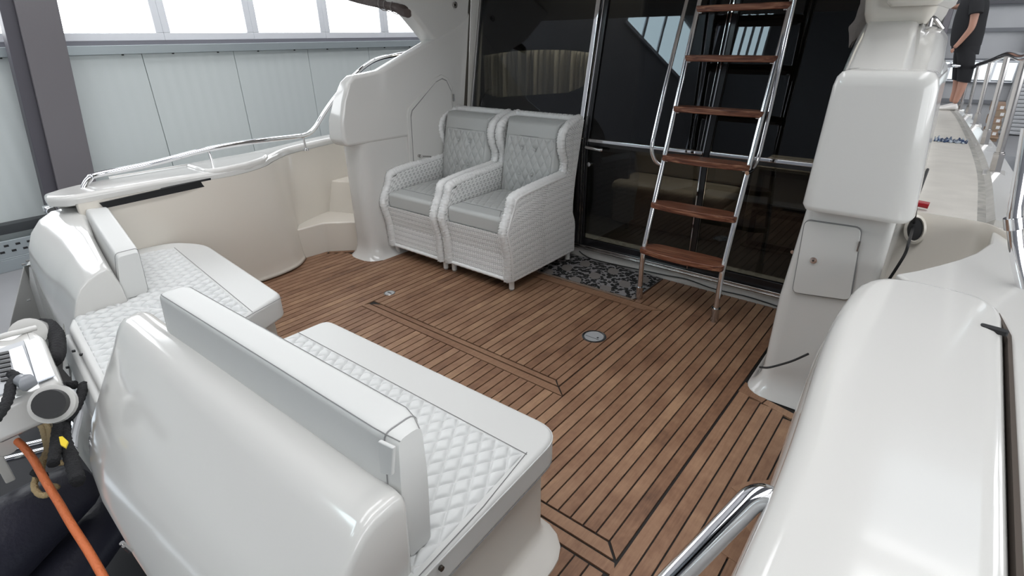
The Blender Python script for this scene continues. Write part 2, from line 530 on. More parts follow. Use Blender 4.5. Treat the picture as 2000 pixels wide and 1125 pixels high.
colprism(-6.92, -6.64, lambda z: (fm(z) + fr_(z)) / 2 - .02, lambda z: (fm(z) + fr_(z)) / 2 + .02, STEELG, 'web')
colprism(-6.96, -6.92, lambda z: fm(z) - .02, lambda z: fr_(z) - .02, STEELD, 'flange')
colprism(-6.80, -6.66, lambda z: fm(z) - .10, lambda z: fm(z) + .01, STEELD, 'side_plate')

# far wall ahead: pale sheets, girts, windows, roller shutter
wb = struct('wall_back', box(XL, XR, YB, YB + .2, FZ, CZ), WALLB, smooth=False)
GIRT = mat('girt_grey', (.16, .165, .18), .5)
def yz(px, py): return aty(px, py, YB)
for i, py in enumerate((58, 118, 160, 200, 8)):
    z = aty(1950, py, YB)[2]
    struct('trim_%d' % (i + 3), box(XL, XR, YB - .06, YB, z - .035, z + .035), GIRT, smooth=False)
zt = aty(1950, 8, YB)[2]
struct('trim_9', box(XL, XR, YB - .10, YB, zt, CZ), mat('upper_wall_dark', (.085, .085, .095), .7), smooth=False)
z0, z1 = aty(1925, 158, YB)[2], aty(1925, 120, YB)[2]
xs = [aty(1843, 140, YB)[0], aty(1925, 140, YB)[0], aty(1965, 140, YB)[0]]
wid = .36
for i, x in enumerate(np.arange(-1.6, .55, wid)):
    w = struct('window_%d' % (i + 40), join(box(x, x + wid, YB - .08, YB - .02, z0 - .02, z0), box(x, x + wid, YB - .08, YB - .02, z1, z1 + .02),
               box(x, x + .02, YB - .08, YB - .02, z0, z1), box(x + wid - .02, x + wid, YB - .08, YB - .02, z0, z1)), WINFR, smooth=False)
    obj('pane', box(x + .02, x + wid - .02, YB - .05, YB - .03, z0, z1), emit_material('far_pane', (.88, .97, 1), 1.25), w, smooth=False)
cx = aty(1850, 40, YB - .3)[0]
struct('trim_10', box(cx - .12, cx + .05, YB - .4, YB - .1, FZ, CZ), mat('far_column', (.15, .14, .155), .6), bevel=.005)
# roller shutter at the right
sh = thing('roller_shutter', 'grey ribbed roller shutter in the far hall wall', 'shutter', (aty(1985, 260, YB - .15)[0] + .6, YB - .15, FZ))
xa = aty(1972, 200, YB - .15)[0]
nsl = 26
for i in range(nsl):
    za = FZ + .02 + i * .075
    obj('slat', box(xa, xa + 2.2, YB - .19, YB - .15, za, za + .068), SHUT, sh, bevel=.012, seg=1)
obj('side_guide', box(xa - .06, xa, YB - .22, YB - .10, FZ, FZ + nsl * .075), mat('guide_grey', (.3, .3, .3), .5), sh, bevel=.005)
# pallet stack of boxes by the far wall
bx0 = aty(1928, 235, YB - 1.2); bx1 = aty(1957, 235, YB - 1.2)
gz = FZ
pal = thing('pallet', 'wooden pallet under the stack of brown cartons by the shutter', 'pallet', (bx0[0] + .2, YB - .9, gz))
for k in range(3):
    obj('runner', box(bx0[0] - .03, bx1[0] + .03, YB - 1.2 + k * .25, YB - 1.12 + k * .25, gz, gz + .06), CARD, pal, bevel=.003)
obj('deck_board', box(bx0[0] - .04, bx1[0] + .04, YB - 1.25, YB - .6, gz + .06, gz + .085), CARD, pal, bevel=.003)
cz = gz + .085
ncart = ['lowest', 'second lowest', 'third from the bottom', 'fourth from the bottom', 'topmost']
for k in range(5):
    dx = [.0, .02, -.01, .015, -.02][k]
    c_ = thing('carton', 'brown carton, %s of the far stack beside the shutter' % ncart[k], 'carton', (bx0[0] + .2, YB - .9, cz), 'cartons stacked on the far pallet')
    obj('carton_body', box(bx0[0] + dx, bx1[0] + dx, YB - 1.2, YB - .65, cz, cz + .118), mat('carton_%d' % k, (.30 - .03 * (k % 2), .20, .14), .8), c_, bevel=.006)
    obj('carton_label', box(bx1[0] + dx - .07, bx1[0] + dx - .015, YB - 1.204, YB - 1.2, cz + .03, cz + .085), mat('carton_tag', (.7, .7, .7), .7), c_, smooth=False)
    cz += .12
# wall behind the camera and starboard wall
wa = struct('wall_aft', box(XL, XR, YA - .2, YA, -2.3, CZ), mat('aft_wall_grey', (.22, .22, .235), .7), smooth=False)
for i in range(5):
    x = -6.68 + i * .255
    w = struct('window_%d' % (i + 60), join(box(x, x + .255, YA, YA + .06, 6.94, 7.0), box(x, x + .255, YA, YA + .06, 8.62, 8.68), box(x, x + .04, YA, YA + .06, 7.0, 8.62), box(x + .215, x + .255, YA, YA + .06, 7.0, 8.62)), WINFR, smooth=False)
    obj('pane', box(x + .04, x + .215, YA + .01, YA + .03, 7.0, 8.62), HIGHP, w, smooth=False)
for i in range(4):
    y = -9.1 + i * 1.02
    w = struct('window_%d' % (i + 50), join(box(XL - .06, XL, y, y + 1.02, 5.50, 5.58), box(XL - .06, XL, y, y + 1.02, 6.92, 7.0), box(XL - .06, XL, y, y + .06, 5.58, 6.92), box(XL - .06, XL, y + .96, y + 1.02, 5.58, 6.92)), WINFR, smooth=False)
    obj('pane', box(XL - .05, XL - .03, y + .06, y + .96, 5.58, 6.92), HIGHP, w, smooth=False)
wr = struct('wall_right', box(XR, XR + .2, YA, YB, FZ, CZ), WALLB, smooth=False)
for i in range(9):  # unseen glowing windows, added as fill light from starboard
    y = YA + 1 + i * 3.0
    w = struct('window_%d' % (i + 70), join(box(XR - .06, XR, y, y + 2.6, 1.4, 1.5), box(XR - .06, XR, y, y + 2.6, 5.0, 5.1), box(XR - .06, XR, y, y + .1, 1.5, 5.0), box(XR - .06, XR, y + 2.5, y + 2.6, 1.5, 5.0)), WINFR, smooth=False)
    obj('pane', box(XR - .04, XR - .02, y + .1, y + 2.5, 1.5, 5.0), PANE, w, smooth=False)

# ================================================================== COCKPIT DECK
deck = struct('floor_deck', join(box(-4.15, -.10, .25, 3.45, -.06, -.006), box(-3.4, -.3, 3.45, 3.75, -.06, -.006)), CAULK, smooth=False)
PITCH = 0.0535
GAP = 0.0068
def plank(x0, x1, y0, y1, lift=0.0):
    if y1 - y0 < .03: return
    obj('plank', box(x0 + GAP / 2, x1 - GAP / 2, y0 + GAP / 2, y1 - GAP / 2, -.006, .0015 + lift), TEAK, deck, smooth=False, fix=False)
def polyplank(pts, h=.002, name='plank'):
    r = ring2d(round_poly(pts, 0), GAP / 2)
    obj(name, hexa([(p[0], p[1], -.006) for p in r], [(p[0], p[1], h) for p in r]), TEAK, deck, smooth=False)
X0 = -1.180
k0 = int((X0 + 3.9) / PITCH)
def port_limit(x):
    B = [(-3.9, 1.9), (-3.87, 2.0), (-3.86, 2.20), (-3.72, 2.33), (-3.62, 2.36), (-3.5, 2.36)]
    if x > -3.5: return 3.43
    return float(np.interp(x, [b[0] for b in B], [b[1] for b in B]))
HXL, HYA, HYF = -2.80, 1.812, 2.962          # hatch outline (left, aft, forward)
for k in range(k0 + 1):
    x1 = X0 - k * PITCH; x0 = x1 - PITCH
    xm = (x0 + x1) / 2
    if xm < HXL:
        ya = 1.0 if xm > -3.72 else 1.62
        plank(x0, x1, ya, port_limit(xm))
    else:
        plank(x0, x1, 1.0, HYA)
        plank(x0, x1, HYF + .0, 3.43)
# inside the hatch
xi1 = -1.284
x = xi1
while x > -2.775:
    plank(max(x - PITCH, -2.79), x, 1.908, 2.885); x -= PITCH
# hatch borders, mitred
polyplank([(-2.755, 1.868), (-1.245, 1.868), (-1.285, 1.905), (-2.70, 1.905)])
polyplank([(-2.80, 1.812), (-1.18, 1.812), (-1.24, 1.864), (-2.77, 1.864)])
polyplank([(-1.243, 1.868), (-1.243, 2.925), (-1.284, 2.885), (-1.284, 1.908)])
polyplank([(-1.182, 1.814), (-1.182, 2.96), (-1.239, 2.925), (-1.239, 1.866)])
polyplank([(-2.79, 2.889), (-1.286, 2.889), (-1.185, 2.962), (-2.79, 2.962)])
# strip right of the hatch up to the long border line
n = 12
w = (-.583 + 1.180) / n * 1.0
x = -1.180
w = .0543
while x < -.60:
    plank(x, x + w, 1.222, 3.43); x += w
polyplank([(-.526, 1.168), (-.526, 3.43), (x, 3.43), (x, 1.224)], .0015)
polyplank([(-.526, 1.165), (-.526, 1.20), (-.58, 1.222), (-.60, 1.222)]) if False else None
polyplank([(-.95, 1.165), (-.53, 1.165), (-.584, 1.219), (-.95, 1.219)])
polyplank([(-.95, 1.108), (-.60, 1.108), (-.497, 1.108), (-.524, 1.161), (-.95, 1.161)])
for i in range(6):
    a = -.52 + i * .0565
    lim = [2.40, 2.36, 2.35, 2.34, 2.30, 2.2][i]
    plank(a, a + .0565, [.9, .6, .4, .3, .3, .3][i], lim)
for i in range(4):
    a = -.76 + i * .0565
    plank(a, a + .0565, .3, 1.104 if i < 4 else .9)
# margin boards beside the steps and round the starboard pillar foot
polyplank([(-3.87, 2.02), (-3.85, 2.262), (-3.82, 2.245), (-3.835, 2.03)])
polyplank([(-3.85, 2.262), (-3.69, 2.415), (-3.665, 2.385), (-3.82, 2.245)])
polyplank([(-3.69, 2.415), (-3.50, 2.39), (-3.50, 2.365), (-3.665, 2.385)])
polyplank([(-.52, 2.49), (-.39, 2.40), (-.40, 2.355), (-.525, 2.385)])
polyplank([(-.39, 2.40), (-.24, 2.36), (-.26, 2.31), (-.40, 2.355)])
polyplank([(-.24, 2.36), (-.12, 2.20), (-.15, 2.17), (-.26, 2.31)])
polyplank([(-.34, 1.73), (-.30, 1.80), (-.22, 1.88), (-.15, 1.90), (-.15, 1.83), (-.22, 1.78), (-.27, 1.70)], .003)
polyplank([(-.30, 1.42), (-.27, 1.62), (-.19, 1.55), (-.155, 1.40)], .003)
# drain caps in the deck
def deck_fitting(cx, cy, r, name, label, cat, slot):
    t = thing(name, label, cat, (cx, cy, .001))
    def disc(r0, r1, z, n=36):
        return [(cx + r0 * math.cos(a), cy + r0 * math.sin(a), z) for a in np.linspace(0, 2 * math.pi, n, endpoint=False)]
    rows = [disc(r, 0, .0), disc(r, 0, .004), disc(r * .93, 0, .0055), disc(r * .82, 0, .0045), disc(r * .80, 0, .003)]
    obj('ring', loft(rows, True, True), CHROMED, t)
    obj('cover', loft([disc(r * .78, 0, .002), disc(r * .78, 0, .0048), disc(r * .4, 0, .0052)], True, True), mat('brushed_steel', (.45, .46, .47), .4, metal=.3), t)
    obj('key_hole', join(*slot(cx, cy, r)), BLACK, t, smooth=False)
dc = atz(1160, 658)
deck_fitting(dc[0], dc[1], .072, 'deck_filler_cap', 'round steel filler cap set in the teak near the ladder', 'deck cap',
             lambda x, y, r: [box(x + r * .3, x + r * .45, y - .01, y + .004, .0045, .006), box(x - r * .62, x + r * .62, y - .022, y - .019, .0045, .006)])
dl = atz(761, 573)
deck_fitting(dl[0], dl[1], .040, 'deck_latch', 'small steel flush latch at the port corner of the deck hatch', 'latch',
             lambda x, y, r: [box(x - r * .5, x + r * .5, y - .004, y + .004, .0045, .006)])

# ================================================================== FORWARD BULKHEAD AND SALOON DOORS
def yb(z): return 3.44 + max(0, z - .9) * .20
def slant(x0, x1, z0, z1, d0=0.0, d1=.02):
    """bar lying in the bulkhead plane between z0 and z1."""
    zz = [z0] + ([.9] if z0 < .9 < z1 else []) + [z1]
    rows = []
    for z in zz:
        rows.append([(x0, yb(z) + d0, z), (x1, yb(z) + d0, z), (x1, yb(z) + d1, z), (x0, yb(z) + d1, z)])
    return loft(rows, True, True)
ZT = 2.3
struct('wall_forward', join(box(-3.36, -.30, 3.43, 3.75, -.02, .082), hexa([(-3.40, 3.42, 0), (-3.285, 3.42, 0), (-3.285, 3.46, 0), (-3.40, 3.46, 0)], [(-3.40, 3.70, ZT), (-3.285, 3.70, ZT), (-3.285, 3.74, ZT), (-3.40, 3.74, ZT)])), GEL, bevel=.008)
w1 = struct('window_1', slant(-3.285, -3.262, .10, ZT, -.012, .03), ALU, bevel=.003)
obj('pane', slant(-3.262, -2.175, .12, ZT, .004, .012), GLASS, w1, smooth=False)
obj('lower_band', slant(-3.262, -2.175, .085, .12, -.01, .03), FRAME, w1)
d1 = struct('door_1', join(slant(-2.115, -2.085, .10, ZT, -.012, .02), slant(-2.135, -2.121, .10, ZT, -.004, .02)), FRAME, bevel=.003)
obj('door_post', slant(-2.175, -2.142, .92, ZT, -.025, .02), CHROME, d1, bevel=.004)
obj('door_post', slant(-2.165, -2.142, .10, .92, -.02, .02), FRAME, d1, bevel=.004)
obj('door_edge', slant(-2.120, -2.114, .93, ZT, -.018, .0), CHROME, d1)
obj('door_edge', slant(-2.132, -2.128, .10, .93, -.012, .0), CHROMED, d1)
obj('door_edge', slant(-2.108, -2.104, .10, .93, -.016, .0), CHROMED, d1)
obj('pane', slant(-2.085, -1.245, .16, .905, .004, .012), GLASS, d1, smooth=False)
obj('pane', slant(-2.085, -1.245, .93, ZT, .004, .012), GLASS, d1, smooth=False)
obj('middle_rail', slant(-2.10, -1.24, .905, .928, -.012, .016), CHROME, d1, bevel=.004)
obj('frame_bar', slant(-2.085, -1.245, .88, .905, -.004, .016), FRAME, d1)
obj('bottom_rail', slant(-2.115, -1.24, .10, .165, -.006, .018), FRAME, d1, bevel=.003)
h = obj('door_handle', tube(bend([(-2.085, 3.43, .872), (-2.085, 3.395, .872), (-1.955, 3.395, .865), (-1.945, 3.40, .865)], .012), .013, 10), CHROMED, d1)
obj('door_lock', rod((-2.06, 3.44, .748), (-2.06, 3.412, .748), .016, 16), CHROME, d1)
d2 = struct('door_2', join(slant(-1.245, -1.20, .10, ZT, .0, .02), slant(-.50, -.42, .10, ZT, -.01, .03)), FRAME, bevel=.003)
obj('door_edge', slant(-1.238, -1.231, .12, ZT, -.012, .0), CHROME, d2)
obj('door_edge', slant(-1.262, -1.259, .93, ZT, .0, .003), CHROMED, d2)
obj('pane', slant(-1.20, -.50, .16, .905, .022, .03), GLASS, d2, smooth=False)
obj('pane', slant(-1.20, -.50, .93, ZT, .022, .03), GLASS, d2, smooth=False)
obj('middle_rail', slant(-1.20, -.44, .905, .928, .006, .034), CHROME, d2, bevel=.004)
obj('frame_bar', slant(-1.20, -.50, .88, .905, .01, .034), FRAME, d2)
obj('bottom_rail', slant(-1.20, -.44, .10, .165, .006, .034), FRAME, d2, bevel=.003)
obj('door_stop', rod((-.60, 3.44, .40), (-.60, 3.41, .40), .012, 12), CHROME, d2)
struct('trim_11', join(box(-3.29, -.40, 3.405, 3.46, .083, .094), box(-3.29, -.40, 3.415, 3.46, .094, .112)), CHROMED, bevel=.003)

# saloon seen dimly through the glass
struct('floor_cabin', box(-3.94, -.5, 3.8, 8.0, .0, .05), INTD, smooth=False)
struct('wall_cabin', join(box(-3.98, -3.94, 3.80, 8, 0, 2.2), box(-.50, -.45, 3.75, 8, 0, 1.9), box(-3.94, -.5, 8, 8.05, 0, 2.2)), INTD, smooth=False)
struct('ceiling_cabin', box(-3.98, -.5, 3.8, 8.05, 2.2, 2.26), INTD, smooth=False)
# curtain: gathered cloth with an arched head, hanging in the cabin side window
YC = 4.2
cuL = aty(945, 150, YC); cuR = aty(1165, 150, YC)
def top_z(x):
    ps = [aty(p[0], p[1], YC) for p in ((947, 108), (1000, 100), (1060, 97), (1110, 98), (1158, 104))]
    return np.interp(x, [p[0] for p in ps], [p[2] for p in ps])
def bot_z(x):
    ps = [aty(p[0], p[1], YC) for p in ((940, 178), (975, 190), (1060, 184), (1110, 181), (1140, 168), (1158, 150))]
    return np.interp(x, [p[0] for p in ps], [p[2] for p in ps])
def curtain(U, V):
    x = cuL[0] + (cuR[0] - cuL[0]) * U
    rng = np.random.RandomState(4)
    y = YC + 0 * U
    for k in range(9):
        fq = rng.uniform(25, 120); ph = rng.uniform(0, 6.3)
        y = y + .012 * np.sin(fq * U * 1.6 + ph + .8 * V) * (.5 + .5 * np.sin(U * 9 + k))
    t, b = top_z(x), bot_z(x)
    z = b + (t - b) * V
    return np.stack([x + .012 * V, y, z], -1)
ct = gridobj('curtain', curtain, 420, 6, mat('curtain_cloth', (.92, .88, .78), .8), None)
tag(ct, 'pale pleated curtain hanging behind the tall dark window', 'curtain')
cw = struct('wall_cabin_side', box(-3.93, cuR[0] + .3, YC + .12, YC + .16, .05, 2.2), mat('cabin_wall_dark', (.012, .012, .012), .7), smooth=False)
# settee inside the saloon, low quilted back
st = thing('saloon_settee', 'beige settee standing dimly behind the lower door glass', 'settee', (-1.7, 4.4, .05))
obj('settee_base', box(-2.3, -1.30, 4.25, 4.7, .05, .34), INT, st, bevel=.02)
obj('settee_cushion', box(-2.3, -1.30, 4.2, 4.7, .34, .44), INT, st, bevel=.04, seg=3)
obj('settee_back', box(-2.3, -1.30, 4.62, 4.74, .44, .655), INT, st, bevel=.03, seg=3)
cb = thing('saloon_cabinet', 'pale panelled cabinet behind the starboard door glass', 'cabinet', (-.7, 4.3, .05))
obj('cabinet_body', box(-1.15, -.52, 4.3, 4.8, .05, .70), INT, cb, bevel=.008)
for i in range(1):
    for j in range(2):
        xx = -1.10 + i * .52; zz = .08 + j * .31
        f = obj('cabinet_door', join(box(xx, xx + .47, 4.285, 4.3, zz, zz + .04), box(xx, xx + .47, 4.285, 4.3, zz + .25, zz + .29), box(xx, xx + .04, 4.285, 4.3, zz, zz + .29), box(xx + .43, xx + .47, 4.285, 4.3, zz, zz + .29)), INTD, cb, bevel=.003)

# thin black cable along the sill
cab = catmull([aty(1128, 492, 3.40), aty(1138, 500, 3.40), aty(1160, 510, 3.395), aty(1240, 528, 3.395), aty(1300, 540, 3.40), aty(1340, 548, 3.40), aty(1390, 566, 3.40), aty(1450, 580, 3.40), aty(1490, 592, 3.40), aty(1520, 602, 3.40)], 6)
o = obj('cable', tube([(p[0], 3.424, max(.006, p[2])) for p in cab], .004, 8), BLACK)
tag(o, 'thin black cable lying along the white sill under the doors', 'cable')

# ================================================================== FLYBRIDGE OVERHEAD
struct('ceiling_flybridge', join(box(-3.75, -.12, 2.42, 3.62, 2.24, 2.32), box(-3.75, -.45, 3.62, 8.2, 2.30, 2.36)), GELM, bevel=.02)

# ================================================================== SIDE WINGS AND COAMINGS (fibreglass mouldings)
def xin(y): return -3.385 + .025 * (y - 2.5) / .94      # inboard face of the port wing
def warp_prism(poly, x_in, x_out):
    """(y,z) outline given a port-side thickness; inboard face follows xin(y)."""
    a = [(xin(p[0]) + x_in, p[0], p[1]) for p in poly]
    b = [(xin(p[0]) + x_out, p[0], p[1]) for p in poly]
    return hexa(a, b)
pw = thing('port_wing', 'cream white fibreglass side wing with an arched door, left of the wicker chairs', 'wing', (-3.45, 2.9, 0))
# lower body with a flared foot
base = round_poly([(-3.365, 3.46), (-3.62, 3.46), (-3.62, 2.37), (-3.375, 2.37)], [0, .02, .09, .10], 7)
rows = []
for z, o_ in ((0, .06), (.012, .045), (.04, .02), (.09, .004), (.16, 0), (.5, 0), (.93, -.0)):
    rows.append([(p[0], p[1], z) for p in ring2d(base, -o_)])
obj('lower_body', loft(rows), GEL, pw)
capo = [(2.27, .905), (2.245, .96), (2.25, 1.08), (2.29, 1.22), (2.345, 1.335), (2.40, 1.375), (2.50, 1.385), (2.63, 1.40), (3.2, 1.61),
        (3.45, 1.705), (3.58, 1.80), (3.44, .905)]
def taper(y, z):
    return float(np.interp(z, [.90, 1.0, 1.24, 1.34, 1.40], [-.155, -.175, -.115, -.085, -.08])) if y < 3.0 else -.10
obj('cap_moulding', hexa([(xin(p[0]) + .02, p[0], p[1]) for p in capo], [(xin(p[0]) + taper(*p), p[0], p[1]) for p in capo]), GEL, pw, bevel=.026, seg=4)
fin = [(3.17, 1.585), (3.0, 1.745), (2.86, 1.86), (2.60, 2.24), (3.66, 2.24), (3.58, 1.83), (3.45, .93), (3.3, .93)]
obj('upper_fin', warp_prism(fin, .012, -.16), GEL, pw, bevel=.03, seg=4)
# arched access door with its raised surround
def wingpx(a, b): 
    return atp(640 + a / 3.75, 60 + b / 3.75, (xin(2.5) + .02, 2.5, 0), (1, -.0266, 0))
def yzof(pts): return [(wingpx(*p)[1], wingpx(*p)[2]) for p in pts]
outer = yzof([(605, 1035), (580, 610), (590, 565), (780, 348), (830, 320), (878, 345), (912, 420), (925, 610)])
inner = yzof([(628, 1035), (603, 625), (612, 582), (790, 372), (835, 347), (866, 362), (902, 440), (913, 610)])
outer = [(outer[0][0], .10)] + outer + [(outer[-1][0] + .0, .10)]
inner = [(inner[0][0], .12)] + inner + [(inner[-1][0], .12)]
obj('door_surround', warp_prism(outer, .026, .0), GEL, pw, bevel=.006)
obj('door_gap', warp_prism(inner, .0275, .01), SEAM, pw, smooth=False)
cy_ = sum(p[0] for p in inner) / len(inner); cz_ = sum(p[1] for p in inner) / len(inner)
inn2 = [(p[0] + (.006 if p[0] < cy_ else -.006), p[1] - (.006 if p[1] > cz_ else -.006)) for p in inner]
dd = obj('access_door', warp_prism(inn2, .034, .01), GEL, pw, bevel=.004)
hp = wingpx(658, 915); hq = wingpx(725, 917); kp = wingpx(664, 965)
obj('handle', join(rod((hp[0], hp[1], hp[2]), (hp[0] + .03, hp[1], hp[2]), .013, 14), tube(bend([(hp[0] + .03, hp[1], hp[2]), (hp[0] + .05, hp[1], hp[2]), (hq[0] + .05, hq[1], hq[2])], .01), .0065, 10)), CHROMED, dd)
obj('keyhole', rod((kp[0] + .0, kp[1], kp[2]), (kp[0] + .022, kp[1], kp[2]), .012, 14), CHROMED, dd)
hz = wingpx(912, 490)
obj('hinge', box(hz[0] + .01, hz[0] + .022, hz[1] - .006, hz[1] + .006, hz[2] - .03, hz[2] + .03), CHROMED, dd, bevel=.003)

# ---------------- port coaming with boarding steps
pc = thing('port_coaming', 'cream white fibreglass cockpit side with a capping and boarding steps, under the curved rail', 'coaming', (-3.9, 1.5, 0))
topp = [(-3.70, .70), (-3.70, .76), (-3.70, .87), (-3.70, 1.2), (-3.68, 1.40), (-3.67, 1.55), (-3.70, 1.70), (-3.77, 1.84), (-3.89, 1.97), (-4.04, 2.18), (-4.13, 2.5), (-4.18, 2.8), (-4.18, 3.3)]
botp = [(-3.75, .70), (-3.74, .76), (-3.73, .87), (-3.72, 1.2), (-3.72, 1.43), (-3.72, 1.62), (-3.725, 1.76), (-3.76, 1.90), (-3.86, 2.02), (-3.99, 2.10), (-4.12, 2.42), (-4.16, 2.8), (-4.16, 3.3)]
tp = catmull([(a[0], a[1], 0) for a in topp], 5); bp_ = catmull([(a[0], a[1], 0) for a in botp], 5)
rows = []
for t in (0, .02, .05, .12, .5, 1):
    flare = {0: .022, .02: .012, .05: .004}.get(t, 0)
    rows.append([(b[0] * (1 - t) + a[0] * t + flare, b[1] * (1 - t) + a[1] * t, .80 * t + .0) for a, b in zip(tp, bp_)])
obj('inner_wall', loft(rows, False, False), GELC, pc, solid=.03, fix=True)
outp = [(-3.93, .66), (-4.0, .87), (-4.06, 1.4), (-4.12, 1.9), (-4.2, 2.2), (-4.32, 2.6), (-4.38, 3.3)]
op = catmull([(a[0], a[1], 0) for a in outp], 6)
tin = [(p[0] + .012, p[1]) for p in tp]
polyc = [(-3.70, .66), (-3.78, .60)] + [(-3.88, .61)] + [(p[0], p[1]) for p in op if p[1] > .68] + [tuple(p) for p in tin if p[1] > .70][::-1]
obj('capping', slab(round_poly(polyc, 0), .79, .848, .026, .008), GEL, pc)
rows = [[(p[0], p[1], .80) for p in op], [(p[0] - .05, p[1], .3) for p in op], [(p[0] + .1, p[1], -.8) for p in op]]
obj('hull_side', loft(rows, False, False), GEL, pc, solid=.03)
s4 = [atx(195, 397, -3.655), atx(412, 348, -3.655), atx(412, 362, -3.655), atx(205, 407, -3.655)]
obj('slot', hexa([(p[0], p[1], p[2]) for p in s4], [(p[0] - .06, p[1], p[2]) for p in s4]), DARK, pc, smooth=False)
st1 = [(-3.865, 2.02), (-3.85, 2.262), (-3.69, 2.415), (-3.50, 2.50), (-3.55, 2.9), (-4.25, 2.9), (-4.20, 2.02)]
obj('step', prism(st1, -.01, .25, 'z'), GELC, pc, bevel=.012, seg=3)
b_ = [(-4.16, 2.46, .24), (-3.60, 2.66, .24), (-3.60, 3.1, .24), (-4.35, 3.1, .24)]
t_ = [(-4.20, 2.535, .5), (-3.60, 2.76, .5), (-3.60, 3.1, .5), (-4.35, 3.1, .5)]
obj('step', hexa(b_, t_), GELC, pc, bevel=.012, seg=3)
lid = thing('locker_lid', 'rounded white locker lid on the port coaming under the rail', 'lid', (-3.85, 1.65, .80))
lo = [(-3.675, 1.40), (-3.655, 1.52), (-3.675, 1.68), (-3.745, 1.83), (-3.855, 1.93), (-3.98, 1.93), (-4.03, 1.75), (-4.0, 1.40)]
obj('lid_top', slab(round_poly(lo, .05), .805, .862, .020), GEL, lid)
obj('lid_gap', slab([tuple(p) for p in ring2d(round_poly(lo, .05), .008)], .797, .806, .001), SEAM, lid)
# curved polished rail on the port side
rl = thing('port_rail', 'polished curved steel handrail rising along the port coaming', 'rail', (-3.95, 1.6, .83))
pp = [(163, 374, -3.86), (166, 362, -3.88), (174, 350, -3.91), (192, 341, -3.95), (300, 319, -3.95), (405, 292, -3.95), (500, 276, -3.95), (575, 267, -3.95), (598, 263, -3.95), (615, 250, -3.95), (635, 218, -3.95), (660, 184, -3.95), (695, 145, -3.95), (735, 117, -3.95), (795, 104, -3.95)]
rp = catmull([atx(a, b, c) for a, b, c in pp], 12)
obj('rail_tube', tube(rp, .0175, 14), CHROME, rl)
for a, b in (((408, 296), (411, 312)), ((592, 268), (594, 282))):
    p = atx(a[0], a[1], -3.95)
    obj('rail_post', join(rod(p, (p[0], p[1] + .005, .82), .009), rod((p[0], p[1] + .005, .835), (p[0], p[1] + .005, .82), .022)), CHROME, rl)
p = atx(678, 172, -3.85)
obj('rail_post', rod(p, (p[0] + .2, p[1], p[2] - .03), .009), CHROME, rl)
# low second rail line of the capping edge
q0 = [atx(a, b, -4.02) for a, b in ((215, 356), (320, 336), (420, 315))]
obj('edge_trim', tube(catmull([(p[0], p[1], .845) for p in q0], 6), .010, 8), GEL, pc)
# port quarter: hull end at the far left with its small chrome fitting
q_ = thing('port_quarter', 'white fibreglass stern corner sloping away at the far left', 'hull corner', (-4.1, .4, -.3))
qb = [atz(5, 690, -.15), atz(62, 640, -.15), (-3.75, .5, -.15), (-4.4, .75, -.15)]
qa = [atx(47, 524, -3.93), atx(60, 520, -3.85), (-3.78, .55, .60), (-3.98, .66, .70)]
obj('corner_panel', hexa([(p[0], p[1], p[2]) for p in qb], qa), GEL, q_, bevel=.01)
p = atx(96, 408, -3.95)
obj('chrome_fitting', slab(round_poly([(p[0] - .03, p[1] - .025), (p[0] + .03, p[1] - .025), (p[0] + .03, p[1] + .03), (p[0] - .03, p[1] + .03)], .012), p[2] - .02, p[2] + .02, .008), CHROME, q_)

# ---------------- starboard wing
sw = thing('starboard_wing', 'tall glossy white fibreglass side wing with an overhanging cap, right of the ladder', 'wing', (-.27, 2.9, 0))
base = round_poly([(-.10, 2.455), (-.10, 3.46), (-.47, 3.46), (-.455, 2.455)], [.03, 0, 0, .06], 7)
rows = []
for z, o_ in ((0, .055), (.012, .05), (.035, .028), (.08, .006), (.14, 0.0), (.5, -.002)):
    rows.append([(p[0] , p[1], z) for p in ring2d(base, -o_)])
for z, dx in ((.75, .02), (.98, .035)):
    rows.append([(p[0] + (dx if p[0] < -.3 else 0), p[1], z) for p in base])
obj('lower_body', loft(rows), GEL, sw)
cb_ = round_poly([(-.045, 2.37), (-.09, 3.45), (-.47, 3.45), (-.425, 2.37)], [.09, .02, .02, .045], 7)
ct_ = round_poly([(-.095, 2.40), (-.12, 3.45), (-.47, 3.45), (-.415, 2.40)], [.07, .02, .02, .035], 7)
rows = []
def mixr(t, off, z): return [(a[0] * (1 - t) + b[0] * t, a[1] * (1 - t) + b[1] * t, z) for a, b in zip(ring2d(cb_, off), ring2d(ct_, off))]
rows = [mixr(0, .05, .945), mixr(0, .012, .95), mixr(0, .0, .97), mixr(.3, 0, 1.12), mixr(.7, 0, 1.30), mixr(.95, .0, 1.42), mixr(1, .006, 1.452), mixr(1, .02, 1.47), mixr(1, .04, 1.478)]
obj('cap_moulding', loft(rows), GEL, sw)
rows = []
def sect(y, xl, xm, xr, z, zo):
    zb = 1.35
    return [(xl, y, zb), (xl - .0, y, z - .03), (xl + .012, y, z - .008), (xl + .03, y, z), (xm - .03, y, z), (xm - .01, y, z - .006), (xm + .004, y, z - .02), (xm + .014, y, z - .012),
            (xm + .03, y, zo), ((xm + xr) / 2, y, zo + .008), (xr - .03, y, zo - .004), (xr - .008, y, zo - .03), (xr, y, zo - .07), (xr, y, zb)]
for y, xl, xm, xr, z, zo in ((2.43, -.405, -.185, -.10, 1.44, 1.43), (2.47, -.408, -.19, -.10, 1.46, 1.455), (2.75, -.435, -.22, -.11, 1.55, 1.53), (3.0, -.46, -.25, -.13, 1.61, 1.585), (3.18, -.475, -.262, -.14, 1.655, 1.61), (3.26, -.48, -.27, -.17, 1.66, 1.60), (3.4, -.49, -.28, -.22, 1.66, 1.56)):
    rows.append(sect(y, xl, xm, xr, z, zo))
obj('sloping_arm', loft(rows), GEL, sw, auto=50)
